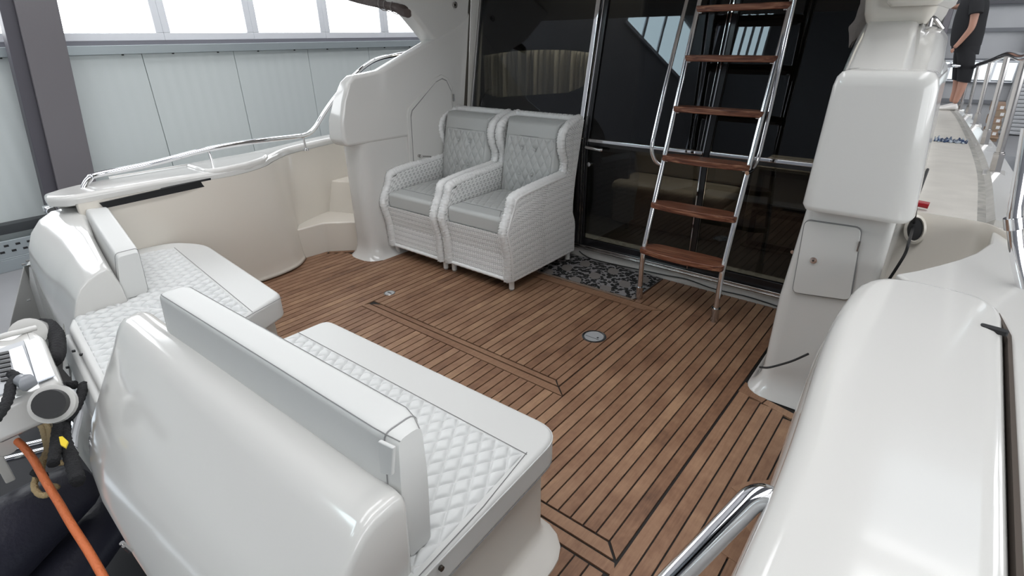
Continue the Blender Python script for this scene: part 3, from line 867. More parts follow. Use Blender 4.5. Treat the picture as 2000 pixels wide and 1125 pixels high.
fb = round_poly([(-.215, 3.12), (-.20, 3.7), (-.55, 3.7), (-.475, 3.12)], .05, 5)
rows = [[(p[0] - .0, p[1], z) for p in ring2d(fb, o_)] for z, o_ in ((1.63, .02), (1.65, .01), (1.675, .0), (1.80, -.02), (2.3, -.03))]
obj('flybridge_leg', loft(rows), GELC, sw)
fb2 = round_poly([(-.19, 3.05), (-.17, 3.7), (-.40, 3.7), (-.40, 3.05)], .05, 5)
obj('flybridge_lip', loft([[(p[0], p[1], z) for p in ring2d(fb2, o_)] for z, o_ in ((1.70, .02), (1.715, .004), (1.74, 0), (2.3, 0))]), GELC, sw)
# shackle on top of the arm
p = aty(1806, 42, 3.17)
obj('strap_fitting', join(tube(catmull([(p[0] - .03, p[1], p[2] - .01), (p[0] - .01, p[1], p[2] + .02), (p[0] + .03, p[1], p[2] + .012), (p[0] + .07, p[1] + .02, p[2] - .03)], 5), .009, 8), rod((p[0] + .02, p[1], p[2] - .02), (p[0] + .02, p[1], p[2] + .014), .012)), CHROMED, sw)
# access panel on the aft face
yf = 2.448
pn = [aty(a, b, yf) for a, b in ((1573, 430), (1683, 446), (1660, 586), (1548, 570))]
pnl = round_poly([(p[0], p[2]) for p in pn], .025, 6)
obj('panel_gap', prism([tuple(p) for p in ring2d(pnl, -.0035)], yf - .0015, yf + .02, 'y'), SEAM, sw, smooth=False)
hd = obj('access_panel', prism([tuple(p) for p in pnl], yf - .006, yf + .01, 'y'), GEL, sw, bevel=.002)
p = aty(1589, 508, yf - .006)
obj('lock', join(rod((p[0], p[1] - .006, p[2]), (p[0], p[1] + .004, p[2]), .014, 20), rod((p[0], p[1] - .009, p[2]), (p[0], p[1], p[2]), .008, 16)), CHROME, hd)
obj('lock_slot', rod((p[0], p[1] - .0095, p[2]), (p[0], p[1] - .008, p[2]), .004, 10), BLACK, hd)
p = aty(1677, 481, yf - .008)
obj('hinge', box(p[0] - .004, p[0] + .005, p[1] - .004, p[1] + .004, p[2] - .022, p[2] + .022), CHROMED, hd, bevel=.002)
# grey canvas bundled beside the wing top
cv = []
cc_ = [aty(a, b, 3.25) for a, b in ((1722, -30), (1708, 10), (1700, 35), (1683, 62), (1672, 85))]
rr_ = [.045, .045, .04, .03, .006]
rng = np.random.RandomState(2)
path = catmull(cc_, 6)
rows = []
for i, p in enumerate(path):
    t = i / (len(path) - 1); r0 = np.interp(t, [0, .25, .5, .75, 1], rr_)
    rows.append([(p[0] - .02 + r0 * math.cos(a) * (1 + .25 * math.sin(3 * a + 5 * t)), p[1] - .02 + r0 * math.sin(a) * .8, p[2] + .02 * math.sin(2 * a + 9 * t)) for a in np.linspace(0, 2 * math.pi, 16, endpoint=False)])
tag(obj('canvas_bundle', loft(rows), CANVAS), 'crumpled grey canvas bundle hanging above the starboard wing', 'canvas')
# rolled dark canvas under the flybridge on the port side, tied with cords
yc = 2.9
pa = [aty(640, -22, yc), aty(700, -4, yc), aty(745, 6, yc), aty(775, 14, yc), aty(796, 26, yc)]
cr = thing('canvas_roll', 'dark rolled canvas tied with cords at the top left opening', 'canvas', pa[2])
pth = catmull(pa, 6)
rows = []
for i, p in enumerate(pth):
    t = i / (len(pth) - 1); r0 = .038 * (1 if t < .92 else .8)
    rows.append([(p[0] + .3 * r0 * math.cos(a), p[1] + r0 * math.cos(a) * (1 + .15 * math.sin(4 * a + 11 * t)), p[2] + r0 * math.sin(a)) for a in np.linspace(0, 2 * math.pi, 16, endpoint=False)])
obj('roll', loft(rows), CANVASD, cr)
for t in (.55, .62, .74):
    p = pth[int(t * len(pth))]
    obj('cord', tube([(p[0] + .02 * math.cos(a), p[1] + .045 * math.cos(a), p[2] + .045 * math.sin(a)) for a in np.linspace(0, 2 * math.pi, 18, endpoint=False)], .003, 6, True), CANVAS, cr)
p = aty(927, 7, 3.4)
tag(obj('snap_hook', join(rod((xin(3.4) + .0, 3.40, p[2]), (xin(3.4) + .03, 3.40, p[2]), .012, 14), tube([(xin(3.4) + .03, 3.40 + .02 * math.cos(a), p[2] + .02 * math.sin(a)) for a in np.linspace(0, 2 * math.pi, 14, endpoint=False)], .004, 8, True)), CHROMED), 'small round steel hook on the wing beside the top of the tall window', 'hook')

# ---------------- starboard coaming next to the camera
sc_ = thing('starboard_coaming', 'large glossy white fibreglass cockpit side filling the bottom right corner', 'coaming', (.1, 1.2, 0))
co = [(-.10, .15), (.245, .15), (.250, .9), (.252, 2.165), (-.135, 2.20), (-.158, 1.75), (-.145, 1.50), (-.105, 1.0), (-.10, .6)]
outl = round_poly(co, [0, 0, .2, .13, .21, .12, .12, .2, .1], 9)
obj('top_moulding', slab(outl, .60, .83, .05, .02), GEL, sc_)
inn = [tuple(p) for p in ring2d(outl, .014)]
def bulge(d): return [(q[0], q[1]) if q[0] > .2 else (q2[0], q2[1]) for q, q2 in zip(outl, ring2d(outl, -d))]
rows = [[(p[0], p[1], z) for p in bulge(d)] for z, d in ((-.01, .05), (.02, .04), (.07, .015), (.2, .012), (.50, .018), (.62, .020), (.70, .014), (.745, .003), (.76, -.012))]
obj('inner_wall', loft(rows), GEL, sc_)
rim = [atz(a, b, .80)[:2] for a, b in ((1940, 448), (1934, 474), (1905, 493), (1870, 506), (1830, 517), (1790, 527), (1752, 534))]
gun = [(.262, -.2), (.55, -.2), (.56, 1.0), (.54, 2.0), (.48, 2.8), (.40, 3.2), (.20, 3.16)] + rim + [(.04, 2.165), (.16, 2.178), (.245, 2.09), (.265, 1.93)]
obj('gunwale', slab(round_poly(gun, [0, 0, .2, .2, .2, .05, 0] + [0] * 7 + [0, .03, .03, .05], 5), .30, .80, .012, .01), GEL, sc_)
obj('groove', prism([(.252, .16), (.262, .16), (.266, 1.93), (.24, 2.09), (.238, 2.075), (.257, 1.9)], .60, .806, 'z'), mat('groove_brown', (.06, .045, .035), .7), sc_, smooth=False)
la = atz(1916, 632, .834); lb = atz(1972, 647, .834)
dy = .012
obj('latch_recess', prism([tuple(p) for p in round_poly([(la[0], la[1] - dy), (lb[0], lb[1] - dy), (lb[0], lb[1] + dy), (la[0], la[1] + dy)], .011, 5)], .82, .8325, 'z'), BLACK, sc_, smooth=False)
# riser up to the side deck
def sdz(y): return .82 - .0415 * (y - 3)
n_sd = (0, .0415, 1); p_sd = (0, 3, .82)
rt = [(-.30, 3.17), (-.16, 3.165), (-.081, 3.16), (.02, 3.155), (.12, 3.15), (.196, 3.135), (.25, 3.06), (.30, 2.95)]
tpp = catmull([(a, b, 0) for a, b in rt], 5)
rows = []
for t in np.linspace(0, 1, 7):
    rows.append([(a[0], a[1] - .16 * (1 - t) ** 1.5, .45 * (1 - t) + sdz(a[1]) * t) for a in tpp])
obj('deck_riser', loft(rows, False, False), GELC, sc_, solid=.02)

# fairlead with its rubber plug on the riser
def on_riser(a, b): return atp(a, b, (0, 3.095, .70), (.10, -.95, .28))
def oval(a, b, rx, ry, ang, n=28):
    """oval in pixels about (a, b), dropped on the riser."""
    return [on_riser(a + rx * math.cos(t) * math.cos(ang) - ry * math.sin(t) * math.sin(ang), b + rx * math.cos(t) * math.sin(ang) + ry * math.sin(t) * math.cos(ang)) for t in np.linspace(0, 2 * math.pi, n, endpoint=False)]
nr = np.array((.10, -.95, .28))
def off(pts, d): return [tuple(np.array(p) + nr * d) for p in pts]
fl_ = thing('fairlead', 'oval cream rimmed fairlead with a black opening below the side deck', 'fairlead', on_riser(1786, 448))
ang = math.radians(-78)
o1 = oval(1787, 448, 29, 22, ang); o2 = oval(1787, 448, 24, 17, ang); o3 = oval(1787, 448, 22, 15, ang)
obj('rim', loft([off(o1, -.01), off(o1, .012), off(o2, .018), off(o3, .008), off(o3, -.02)], True, False), GELC, fl_)
obj('rubber_plug', loft([off(o3, .006), off(oval(1787, 448, 16, 11, ang), .010)]), BLACK, fl_)

# side deck running forward outside the cabin
sd = thing('side_deck', 'pale narrow side deck leading forward past the wing', 'side deck', (0, 5, .7))
def sp(a, b): return atp(a, b, p_sd, n_sd)
ys = [3.14, 4.5, 5.8, 7.0, 8.5, 9.8, 11.5]
xi = [-.10, -.12, -.15, -.20, -.25, -.30, -.42]
xt = [.165, .165, .115, .055, -.03, -.11, -.25]      # start of the worn grey margin
xo = [.198, .198, .150, .092, .01, -.07, -.21]       # toe line
xg = [.225, .225, .180, .12, .035, -.045, -.18]
xe = [.40, .36, .31, .24, .14, .05, -.10]            # outer edge
def strip(name, xa, xb, m, za=0, zb=0, dz=0):
    k = 30; yy = np.linspace(ys[0], ys[-1], k)
    A = np.interp(yy, ys, xa); B = np.interp(yy, ys, xb)
    def sm(v):
        w = v.copy()
        for _ in range(3): w[1:-1] = (w[:-2] + w[1:-1] * 2 + w[2:]) / 4
        return w
    A, B = sm(A), sm(B)
    rows = [[(A[i], yy[i], sdz(yy[i]) + za), (B[i], yy[i], sdz(yy[i]) + zb), (B[i], yy[i], sdz(yy[i]) + zb - .06), (A[i], yy[i], sdz(yy[i]) + za - .06)] for i in range(k)]
    return obj(name, loft(rows), m, sd, auto=35)
strip('walkway', [x - .15 for x in xi], xt, NONSKID)
strip('worn_margin', xt, xo, GREYED)
strip('toe_rail', xo, xg, mat('toe_rail_grey', (.42, .41, .385), .35, var=.15, vscale=12), 0, .02)
strip('outer_edge', xg, xe, GEL, .018, .0)
k = 24; yy = np.linspace(2.0, ys[-1], k); B = np.interp(yy, [2.0] + ys, [.53] + xe)
obj('hull_side', loft([[(B[i] - .01, yy[i], sdz(yy[i]) + .0), (B[i] - .02, yy[i], -.3), (B[i] - .15, yy[i], -1.5), (B[i] - .35, yy[i], -2.2)] for i in range(k)], False, False), GEL, sd, solid=.02)
# cabin side with tumblehome, inboard of the side deck
yy = np.linspace(3.40, 9.5, 14)
rows = []
for y in yy:
    xb = np.interp(y, ys, xi) - .01
    xt_ = aty(1841, 70, y)[0]
    rows.append([(xb, y, sdz(y) - .02), (xb - .03 * (y - 3.3) / 6, y, sdz(y) + .25), (xt_, y, min(1.55, 1.55)), (xt_ - .04, y, 1.62), (xt_ - .20, y, 1.66), (xt_ - .20, y, sdz(y) - .02)])
obj('cabin_side', loft(rows), GEL, sd)
# crumpled towel across the walkway
rows = []
ta, tb = sp(1824, 276), sp(1888, 279)
nn = 26
for j in range(7):
    v = j / 6
    rows.append([(ta[0] + (tb[0] - ta[0]) * i / nn, 6.35 + .16 * v + .02 * math.sin(i * 1.3 + j), sdz(6.4) + .008 + .030 * math.sin(math.pi * v) * (.6 + .5 * math.sin(i * 1.9 + j * .8) + .3 * math.sin(i * .7))) for i in range(nn + 1)])
tag(obj('towel', loft(rows, False, False), TOWEL, solid=.006), 'crumpled blue and white patterned towel lying across the side deck', 'towel')

# guard rail with stanchions on the outer edge
gr = thing('guard_rail', 'polished steel guard rail curving along the outer edge of the side deck', 'rail', (.25, 5, .7))
ST = [((1941, 340), (2003, 112)), ((1921, 285), (1969, 106)), ((1905, 245), (1936, 118)), ((1889, 225), (1912, 126)), ((1874, 216), (1896, 132)), ((1862, 212), (1876, 134))]
tops = []
for (a, b) in ST:
    q0 = sp(*a); y = q0[1]
    q1 = aty(b[0], b[1], y)
    tops.append(q1)
    rr0 = .030 if y < 9 else .028
    s_ = obj('stanchion', tube([q0, tuple(np.array(q0) * .5 + np.array(q1) * .5), q1], .021, 12), CHROMED, gr)
    d = (np.array(q1) - np.array(q0)); d /= np.linalg.norm(d)
    obj('socket', join(tube([np.array(q0) - d * .01, np.array(q0) + d * .13], .033, 6), rod(np.array(q0) + d * .13, np.array(q0) + d * .14, .028)), CHROMED, s_)
    obj('foot_block', slab(round_poly([(q0[0] - .06, q0[1] - .10), (q0[0] + .06, q0[1] - .10), (q0[0] + .06, q0[1] + .10), (q0[0] - .06, q0[1] + .10)], .02), q0[2] - .04, q0[2] + .012, .008), GEL, s_)
t0 = tops[0]
ex = [aty(2075, 80, 3.3)]
end = [aty(1862, 128, 10.8), aty(1838, 131, 12.0)]
obj('rail_tube', tube(catmull(ex + tops[:5] + end, 8), .026, 14), CHROME, gr)
nr_ = thing('gate_stanchion', 'bent polished steel gate post at the right edge of the picture', 'post', (.42, 2.4, .8))
obj('post_tube', tube(bend([aty(2010, 250, 2.45), aty(1979, 432, 2.42), aty(1986, 500, 2.40), aty(2012, 610, 2.38)], .05), .020, 12), CHROME, nr_)
obj('collar', rod(aty(1978, 425, 2.42), aty(1980, 447, 2.42), .026), CHROME, nr_)

# ================================================================== BLACK CABLES, RED CAP ON THE STARBOARD SIDE
def cable(pts, r, m, label, cat='cable', name='cable', k=8):
    return tag(obj(name, tube(catmull(pts, k), r, 8), m), label, cat)
cable([(-.075, 3.30, .99), aty(1792, 385, 3.0), aty(1789, 405, 2.95), on_riser(1784, 440), aty(1776, 470, 2.86), aty(1768, 495, 2.82), aty(1752, 522, 2.80), aty(1735, 548, 2.82)], .0065, BLACK, 'black cord hanging from the wing over the oval fairlead')
cable([aty(1484, 717, 2.40), aty(1500, 718, 2.385), aty(1525, 712, 2.385), aty(1550, 704, 2.385), aty(1579, 691, 2.385)], .005, BLACK, 'short black cord round the foot of the starboard wing')
p = sp(1797, 402)
rc = thing('red_cap', 'small red plastic cap on the aft end of the side deck', 'cap', p)
p = aty(1800, 398, 3.22)
obj('cap_body', join(rod((p[0] - .022, p[1], p[2]), (p[0] + .030, p[1], p[2] - .004), .016, 18)), RED, rc)
obj('cap_base', rod((p[0] - .045, p[1], p[2]), (p[0] - .022, p[1], p[2]), .019, 18), mat('cap_pinkish', (.42, .2, .18), .5), rc)

# ================================================================== GATE RAIL, bottom right
g0 = C0 + ray(1478, 964) * 1.10
g1 = C0 + ray(1334, 1112) * 1.10
dr = (g1 - g0)
pts = [g0 + np.array([.11, .02, -.02]), g0 + np.array([.045, .012, -.008]), g0, g0 + dr * .5, g1, g1 + dr * .8]
gt = thing('gate_rail', 'thick polished steel grab rail crossing the bottom edge by the coaming', 'rail', tuple(g0))
obj('rail_tube', tube(bend(pts, .030, 10), .0270, 24), CHROME, gt)
obj('mounting_flange', rod(pts[0], pts[0] + (pts[0] - pts[1]) * .15, .034, 20), CHROMED, gt)

# ================================================================== TRANSOM BENCHES
# quilted top: diamond pillows in real relief
def diamond(X, Y, W, L, A):
    a = X / W + Y / L; b = X / W - Y / L
    da = np.abs(a - np.round(a)); db = np.abs(b - np.round(b))
    return A * (1 - np.exp(-da * 9)) * (1 - np.exp(-db * 9))
def quilt(name, quad, z, m, parent, nu, nv, W=.054, L=.084, A=.010, ang=0, ox=0, oy=0, edge=.02):
    q = [np.array(p, float) for p in quad]
    lu = np.linalg.norm(q[1] - q[0]); lv = np.linalg.norm(q[3] - q[0])
    def fn(U, V):
        P = (q[0][None, None] * ((1 - U) * (1 - V))[..., None] + q[1][None, None] * (U * (1 - V))[..., None] + q[2][None, None] * (U * V)[..., None] + q[3][None, None] * ((1 - U) * V)[..., None])
        X = P[..., 0] - ox; Y = P[..., 1] - oy
        c, s = math.cos(ang), math.sin(ang)
        X, Y = X * c + Y * s, -X * s + Y * c
        e = np.minimum(np.minimum(U, 1 - U) * lu, np.minimum(V, 1 - V) * lv)
        d = diamond(X, Y, W, L, A) * np.clip(e / edge, 0, 1) ** .5
        return np.stack([P[..., 0], P[..., 1], z + d - .004 * (e < .001)], -1)
    return gridobj(name, fn, nu, nv, m, parent)
def line_on(name, pts, r, m, parent):
    return obj(name, tube(pts, r, 6), m, parent)

ZS = .470
nb = thing('starboard_bench', 'white bench with a long quilted seat cushion, nearest the camera', 'bench', (-1.4, .85, 0), 'transom benches')
ob = round_poly([(-.775, 1.105), (-1.95, 1.075), (-1.98, .45), (-.735, .45)], [.05, .05, .02, .02], 6)
rows = []
for z, o_ in ((0, .10), (.010, .10), (.020, .085), (.030, .050), (.040, .020), (.055, .004), (.08, 0), (.375, 0)):
    rows.append([(p[0] - (0 if p[0] > -1.2 else 0), p[1] - (o_ * .55 if p[1] > 1 else 0), z) for p in ring2d(ob, -o_)])
obj('base', loft(rows), GELM, nb)
oc = round_poly([(-.735, 1.135), (-1.985, 1.105), (-2.0, .44), (-.70, .44)], [.095, .05, .02, .02], 8)
sc1 = obj('seat_cushion', slab(oc, .365, ZS, .016, .02), VINYL, nb)
quilt('quilted_top', [(-1.965, .50, 0), (-.722, .50, 0), (-.765, .975, 0), (-1.965, .955, 0)], ZS - .001, VINYLQ, sc1, 520, 200, A=.015, ox=-.82, oy=.974)
line_on('seam', [(-1.975, .958, ZS + .001), (-1.4, .967, ZS + .001), (-.757, .978, ZS + .001)], .0014, SEAM, sc1)
line_on('seam', [(-.762, .985, ZS + .001), (-.728, .75, ZS + .001), (-.706, .46, ZS + .001)], .0014, SEAM, sc1)
sm = [(p[0], p[1], ZS - .011) for p in ring2d(oc, .0005)]
line_on('piping', sm + [sm[0]], .0022, VINYL, sc1)
sm = [(p[0], p[1], .372) for p in ring2d(oc, .002)]
line_on('piping', sm + [sm[0]], .002, SEAM, sc1)
p = atx(862, 1110, -.70)
obj('press_stud', rod((p[0] - .004, p[1], p[2]), (p[0] + .004, p[1], p[2]), .007, 14), mat('stud_dark', (.08, .07, .06), .3, metal=.8), sc1)

# near backrest cushion
bc = thing('back_cushion', 'long pale grey backrest cushion of the bench nearest the camera', 'cushion', (-1.37, .56, ZS), 'bench backrests')
def backrest(name, A0, A1, parent, m, hb0, hb1, t0, t1, nu=40):
    """A0/A1: (x,y) of the rear bottom corner at both ends; heights hb0/hb1; thickness t0/t1 along +y-ish."""
    rows = []
    for i in range(nu + 1):
        u = i / nu
        bx = A0[0] + (A1[0] - A0[0]) * u; by = A0[1] + (A1[1] - A0[1]) * u
        d = np.array([A1[0] - A0[0], A1[1] - A0[1]]); d /= np.linalg.norm(d); nrm = np.array([-d[1], d[0]])
        if nrm[1] < 0: nrm = -nrm
        h = hb0 + (hb1 - hb0) * u; t = t0 + (t1 - t0) * u
        wob = .004 * math.sin(u * 17) + .003 * math.sin(u * 41 + 1)
        e = min(u, 1 - u) * nu
        sh = {0: .018, 1: .006}.get(int(round(e)), 0)
        prof = round_poly([(sh, sh * .3), (t + wob - sh, sh * .3), (t + .012 - sh + wob, h * .55), (t - sh + .002, h - sh), (sh + .008, h - sh), (sh - .004, h * .5)], [.012, .015, .05, .026, .02, .05], 5)
        rows.append([(bx + nrm[0] * p[0], by + nrm[1] * p[0], ZS + .004 + p[1]) for p in prof])
    return rows
rows = backrest('b', (-1.97, .485), (-.755, .505), None, VINYL, .372, .372, .105, .108)
r0 = [tuple(np.array(q) * .7 + np.mean(np.array(rows[0]), 0) * .3) for q in rows[0]]
obj('cushion_body', loft(rows), VINYL, bc, auto=55)
def seamline(idx, dz=0.001):
    return [tuple(np.array(r[idx]) + np.array([0, 0, dz])) for r in rows]
nprof = len(rows[0])
# find the top rear and top front edges
def edge_idx(sel):
    return max(range(nprof), key=lambda i: sel(rows[20][i]))
it = edge_idx(lambda p: p[2] * 1.0 + p[1] * 1.0); ir = edge_idx(lambda p: p[2] * 1.0 - p[1] * 1.0)
line_on('seam', seamline(ir), .0013, SEAM, bc)
line_on('seam', seamline(it), .0011, SEAM, bc)
for k in (0, -1):
    rr = rows[1] if k == 0 else rows[-2]
    line_on('piping', list(rr) + [rr[0]], .0020, SEAM if k else VINYL, bc)
p = atx(752, 885, -.81)
obj('strap', hexa([aty(a, b, .492) for a, b in ((737, 862), (767, 876), (764, 930), (742, 925))], [tuple(np.array(aty(a, b, .492)) + np.array([0, .010, 0])) for a, b in ((737, 862), (767, 876), (764, 930), (742, 925))]), VINYL, bc, bevel=.003)

# far bench with its angled seat
fbn = thing('port_bench', 'white bench with quilted seat in the far port corner, beyond the nearer backrest', 'bench', (-2.9, .85, 0), 'transom benches')
pf = [(-2.395, 1.12), (-3.46, 1.215), (-3.66, 1.10), (-3.72, .80), (-3.72, .55), (-2.95, .40), (-2.84, .355), (-2.16, .285), (-2.10, .45), (-2.28, .86)]
of = round_poly(pf, [.045, .10, .08, .02, 0, 0, .02, .03, .05, .2], 6)
obj('base', loft([[(p[0], p[1], z) for p in ring2d(of, o_)] for z, o_ in ((0, .0), (.02, .03), (.06, .05), (.36, .05))]), GELM, fbn)
sc2 = obj('seat_cushion', slab(of, .345, ZS, .020, .02), VINYL, fbn)
ang2 = math.atan2(1.06 - .93, -3.5 + 2.32)
quilt('quilted_top', [(-3.66, .62, 0), (-2.93, .53, 0), (-2.33, .925, 0), (-3.52, 1.055, 0)], ZS - .001, VINYLQ, sc2, 420, 200, A=.018, W=.060, L=.090, ang=-.11)
quilt('quilted_top', [(-2.93, .40, 0), (-2.19, .315, 0), (-2.33, .925, 0), (-2.93, .535, 0)], ZS - .001, VINYLQ, sc2, 300, 240, A=.018, W=.060, L=.090, ang=-.11)
line_on('seam', [(-3.53, 1.062, ZS + .001), (-2.32, .932, ZS + .001)], .0016, SEAM, sc2)
line_on('seam', [(-2.36, 1.10, ZS - .002), (-2.30, .90, ZS - .002), (-2.20, .60, ZS - .002)], .0014, SEAM, sc2)
# far backrest
bc2 = thing('back_cushion', 'short pale backrest cushion on the port bench, leaning by the dark slot', 'cushion', (-3.3, .7, ZS), 'bench backrests')
bot = [(-3.66, .67, ZS), (-2.92, .585, ZS), (-2.92, .715, ZS), (-3.62, .82, ZS)]
z1, z2 = .775, .70
top = [atz(163, 404, z1), atz(226, 499, z2), atz(272, 487, z2), atz(208, 399, z1)]
nu = 24; rows = []
for i in range(nu + 1):
    u = i / nu
    B0 = np.array(bot[0]) * (1 - u) + np.array(bot[1]) * u; B1 = np.array(bot[3]) * (1 - u) + np.array(bot[2]) * u
    T0 = np.array(top[0]) * (1 - u) + np.array(top[1]) * u; T1 = np.array(top[3]) * (1 - u) + np.array(top[2]) * u
    zt_ = z1 + (z2 - z1) * u
    T0[2] = zt_; T1[2] = zt_
    c = (B0 + B1 + T0 + T1) / 4
    e = min(u, 1 - u) * nu
    s_ = {0: .90, 1: .97}.get(int(round(e)), 1.0)
    quad = [c + (q - c) * s_ for q in (B0, B1, T1, T0)]
    # rounded section in the plane of the four points
    U = (quad[1] - quad[0]); V = (quad[3] - quad[0])
    lu, lv = np.linalg.norm(U), np.linalg.norm(V)
    def at_(a, b): return quad[0] * (1 - a) * (1 - b) + quad[1] * a * (1 - b) + quad[2] * a * b + quad[3] * (1 - a) * b
    pr = round_poly([(0, 0), (lu, 0), (lu, lv), (0, lv)], .022, 5)
    rows.append([tuple(at_(q[0] / lu, q[1] / lv)) for q in pr])
obj('cushion_body', loft(rows), VINYL, bc2, auto=55)
line_on('piping', list(rows[-2]) + [rows[-2][0]], .002, SEAM, bc2)

# ================================================================== TRANSOM MOULDINGS behind the benches
tn = thing('transom_moulding', 'big glossy white fibreglass transom moulding filling the lower left foreground', 'moulding', (-1.5, .3, 0), 'transom mouldings')
def tprof(s=1.0, dy=0, dz=0, drop=0):
    return [(.505, .30), (.515, .55), (.517, .690), (.508, .708), (.488, .716), (.435, .712), (.405, .698), (.375, .670), (.335, .620), (.27, .548), (.215, .480), (.165, .40), (.133, .33), (.125, .30), (.15, .275), (.25, .262), (.45, .262)]
rows = []
xsn = [(-.728, .035), (-.732, .014), (-.742, .003), (-.76, 0), (-.95, 0), (-1.2, 0), (-1.5, 0), (-1.8, 0), (-2.0, 0), (-2.14, .0), (-2.185, .005), (-2.21, .016), (-2.222, .035)]
def shrink(pr, d):
    c = np.array([.36, .35]); out = []
    for p in pr:
        v = np.array(p) - c; L = np.linalg.norm(v)
        out.append(c + v * (1 - d / max(L, .05)))
    return out
for x, d in xsn:
    u = (x + .75) / -1.45
    pr = shrink(tprof(), d)
    # the aft face sweeps forward towards the gap between the mouldings
    rows.append([(x - .0, p[0] + (.085 * max(0, u) ** 6 * float(np.clip((.45 - p[0]) / .25, 0, 1))), p[1] - .012 * max(0, u)) for p in pr])
obj('moulding_body', loft(rows), GEL, tn, auto=50)
# right hand end closes with a flat cheek
p = atz(262, 1066, .42)
obj('hose_barb', join(rod((p[0], p[1] - .01, .41), (p[0], p[1] - .02, .45), .006), rod((p[0] - .01, p[1] - .02, .44), (p[0] + .01, p[1] - .02, .445), .004)), CHROMED, tn)

tf = thing('transom_moulding', 'smaller glossy white transom moulding behind the port backrest, far left', 'moulding', (-3.3, .4, 0), 'transom mouldings')
def far_sec(pts): return pts
E_r = [(-2.90, .62, .40), (-2.90, .61, .56), (-2.90, .592, .640), (-2.90, .575, .658), (-2.90, .55, .655), (-2.90, .50, .635), (-2.90, .455, .60), (-2.90, .425, .55), (-2.90, .40, .49), (-2.90, .37, .40), (-2.90, .34, .25), (-2.90, .32, .0), (-2.90, .45, -.1)]
E_m = [(-3.35, .66, .40), (-3.35, .665, .60), (-3.35, .66, .690), (-3.35, .645, .708), (-3.35, .60, .702), (-3.35, .54, .665), (-3.35, .49, .62), (-3.35, .455, .56), (-3.35, .425, .49), (-3.35, .395, .40), (-3.35, .37, .25), (-3.35, .35, .0), (-3.35, .5, -.1)]
E_l = [(-3.72, .74, .45), (-3.74, .75, .68), (-3.76, .745, .745), (-3.80, .72, .762), (-3.86, .67, .762), (-3.89, .62, .75), (-3.87, .55, .72), (-3.85, .49, .66), (-3.86, .455, .58), (-3.87, .435, .48), (-3.88, .42, .30), (-3.88, .40, .0), (-3.7, .5, -.1)]
def mix3(a, b, t): return [tuple(np.array(p) * (1 - t) + np.array(q) * t) for p, q in zip(a, b)]
rows = []
cR = np.mean(np.array(E_r), 0)
rows.append([tuple(cR + (np.array(p) - cR) * .90 + np.array([.004, 0, 0])) for p in E_r])
rows.append([tuple(cR + (np.array(p) - cR) * .975 + np.array([.0, 0, 0])) for p in E_r])
rows += [mix3(E_r, E_m, t) for t in (.04, .25, .5, .75)] + [mix3(E_m, E_l, t) for t in (0, .25, .5, .75, .95)]
cL = np.mean(np.array(E_l), 0)
rows.append([tuple(cL + (np.array(p) - cL) * .97) for p in E_l])
obj('moulding_body', loft(rows), GEL, tf, auto=50)
for a, b in ((55, 509), (47, 516), (57, 586)):
    p = atx(a, b, -3.87)
    obj('fixing_hole', rod((p[0], p[1] - .01, p[2]), (p[0], p[1] + .005, p[2]), .006), SEAM, tf)
# drilled white panel and flap below the seat edge, between the mouldings
gp = thing('drilled_panel', 'white panel with drilled holes below the seat edge between the transom mouldings', 'panel', (-2.55, .3, .1))
pa_ = [(-2.89, .345, .36), (-2.20, .235, .36), (-2.12, .205, -.1), (-2.80, .20, -.1)]
obj('panel_sheet', hexa(pa_, [(p[0] + .01, p[1] + .04, p[2]) for p in pa_]), GELM, gp, bevel=.006)
def onpan(a, b): return atp(a, b, (-2.55, .285, .3), (.155, -.97, .19))
for a, b in ((142, 686), (155, 713), (130, 718), (172, 740), (144, 746), (157, 693)):
    p = onpan(a, b)
    obj('drilled_hole', rod((p[0] + .0003, p[1] - .002, p[2] + .0004), (p[0] - .001, p[1] + .008, p[2] - .002), .0055, 12), BLACK, gp)
fl4 = [onpan(133, 655), onpan(150, 650), onpan(190, 740), onpan(180, 735)]
obj('edge_flap', hexa([(-2.86, .335, .43), (-2.17, .262, .43), (-2.20, .235, .34), (-2.80, .30, .36)], [(-2.86, .36, .43), (-2.17, .29, .43), (-2.20, .27, .34), (-2.80, .34, .36)]), VINYL, gp, bevel=.01, seg=3)
obj('side_gusset', hexa([(-2.90, .35, .46), (-2.91, .30, .20), (-3.02, .30, .20)], [(-2.93, .36, .46), (-2.95, .32, .20), (-3.06, .33, .20)]), GELM, gp, bevel=.004)

# ================================================================== LADDER TO THE FLYBRIDGE
ld = thing('boarding_ladder', 'polished steel ladder with brown teak steps in front of the dark doors', 'ladder', (-1.13, 3.05, 0))
XLf, XRt = -1.386, -.877
def rail_y(z): return 3.02 if z < .34 else 3.02 + (z - .34) * (3.465 - 3.02) / (1.79 - .34)
for X in (XLf, XRt):
    pts = [(X, 3.02, .004), (X, 3.02, .34), (X, rail_y(1.0), 1.0), (X, rail_y(2.21), 2.21)]
    r_ = obj('side_rail', tube(bend(pts, .06), .0165, 16), CHROME, ld)
    obj('foot_socket', join(rod((X, 3.02, .002), (X, 3.02, .085), .024, 18, .022), rod((X, 3.02, .085), (X, 3.02, .092), .026, 18)), CHROMED, r_)
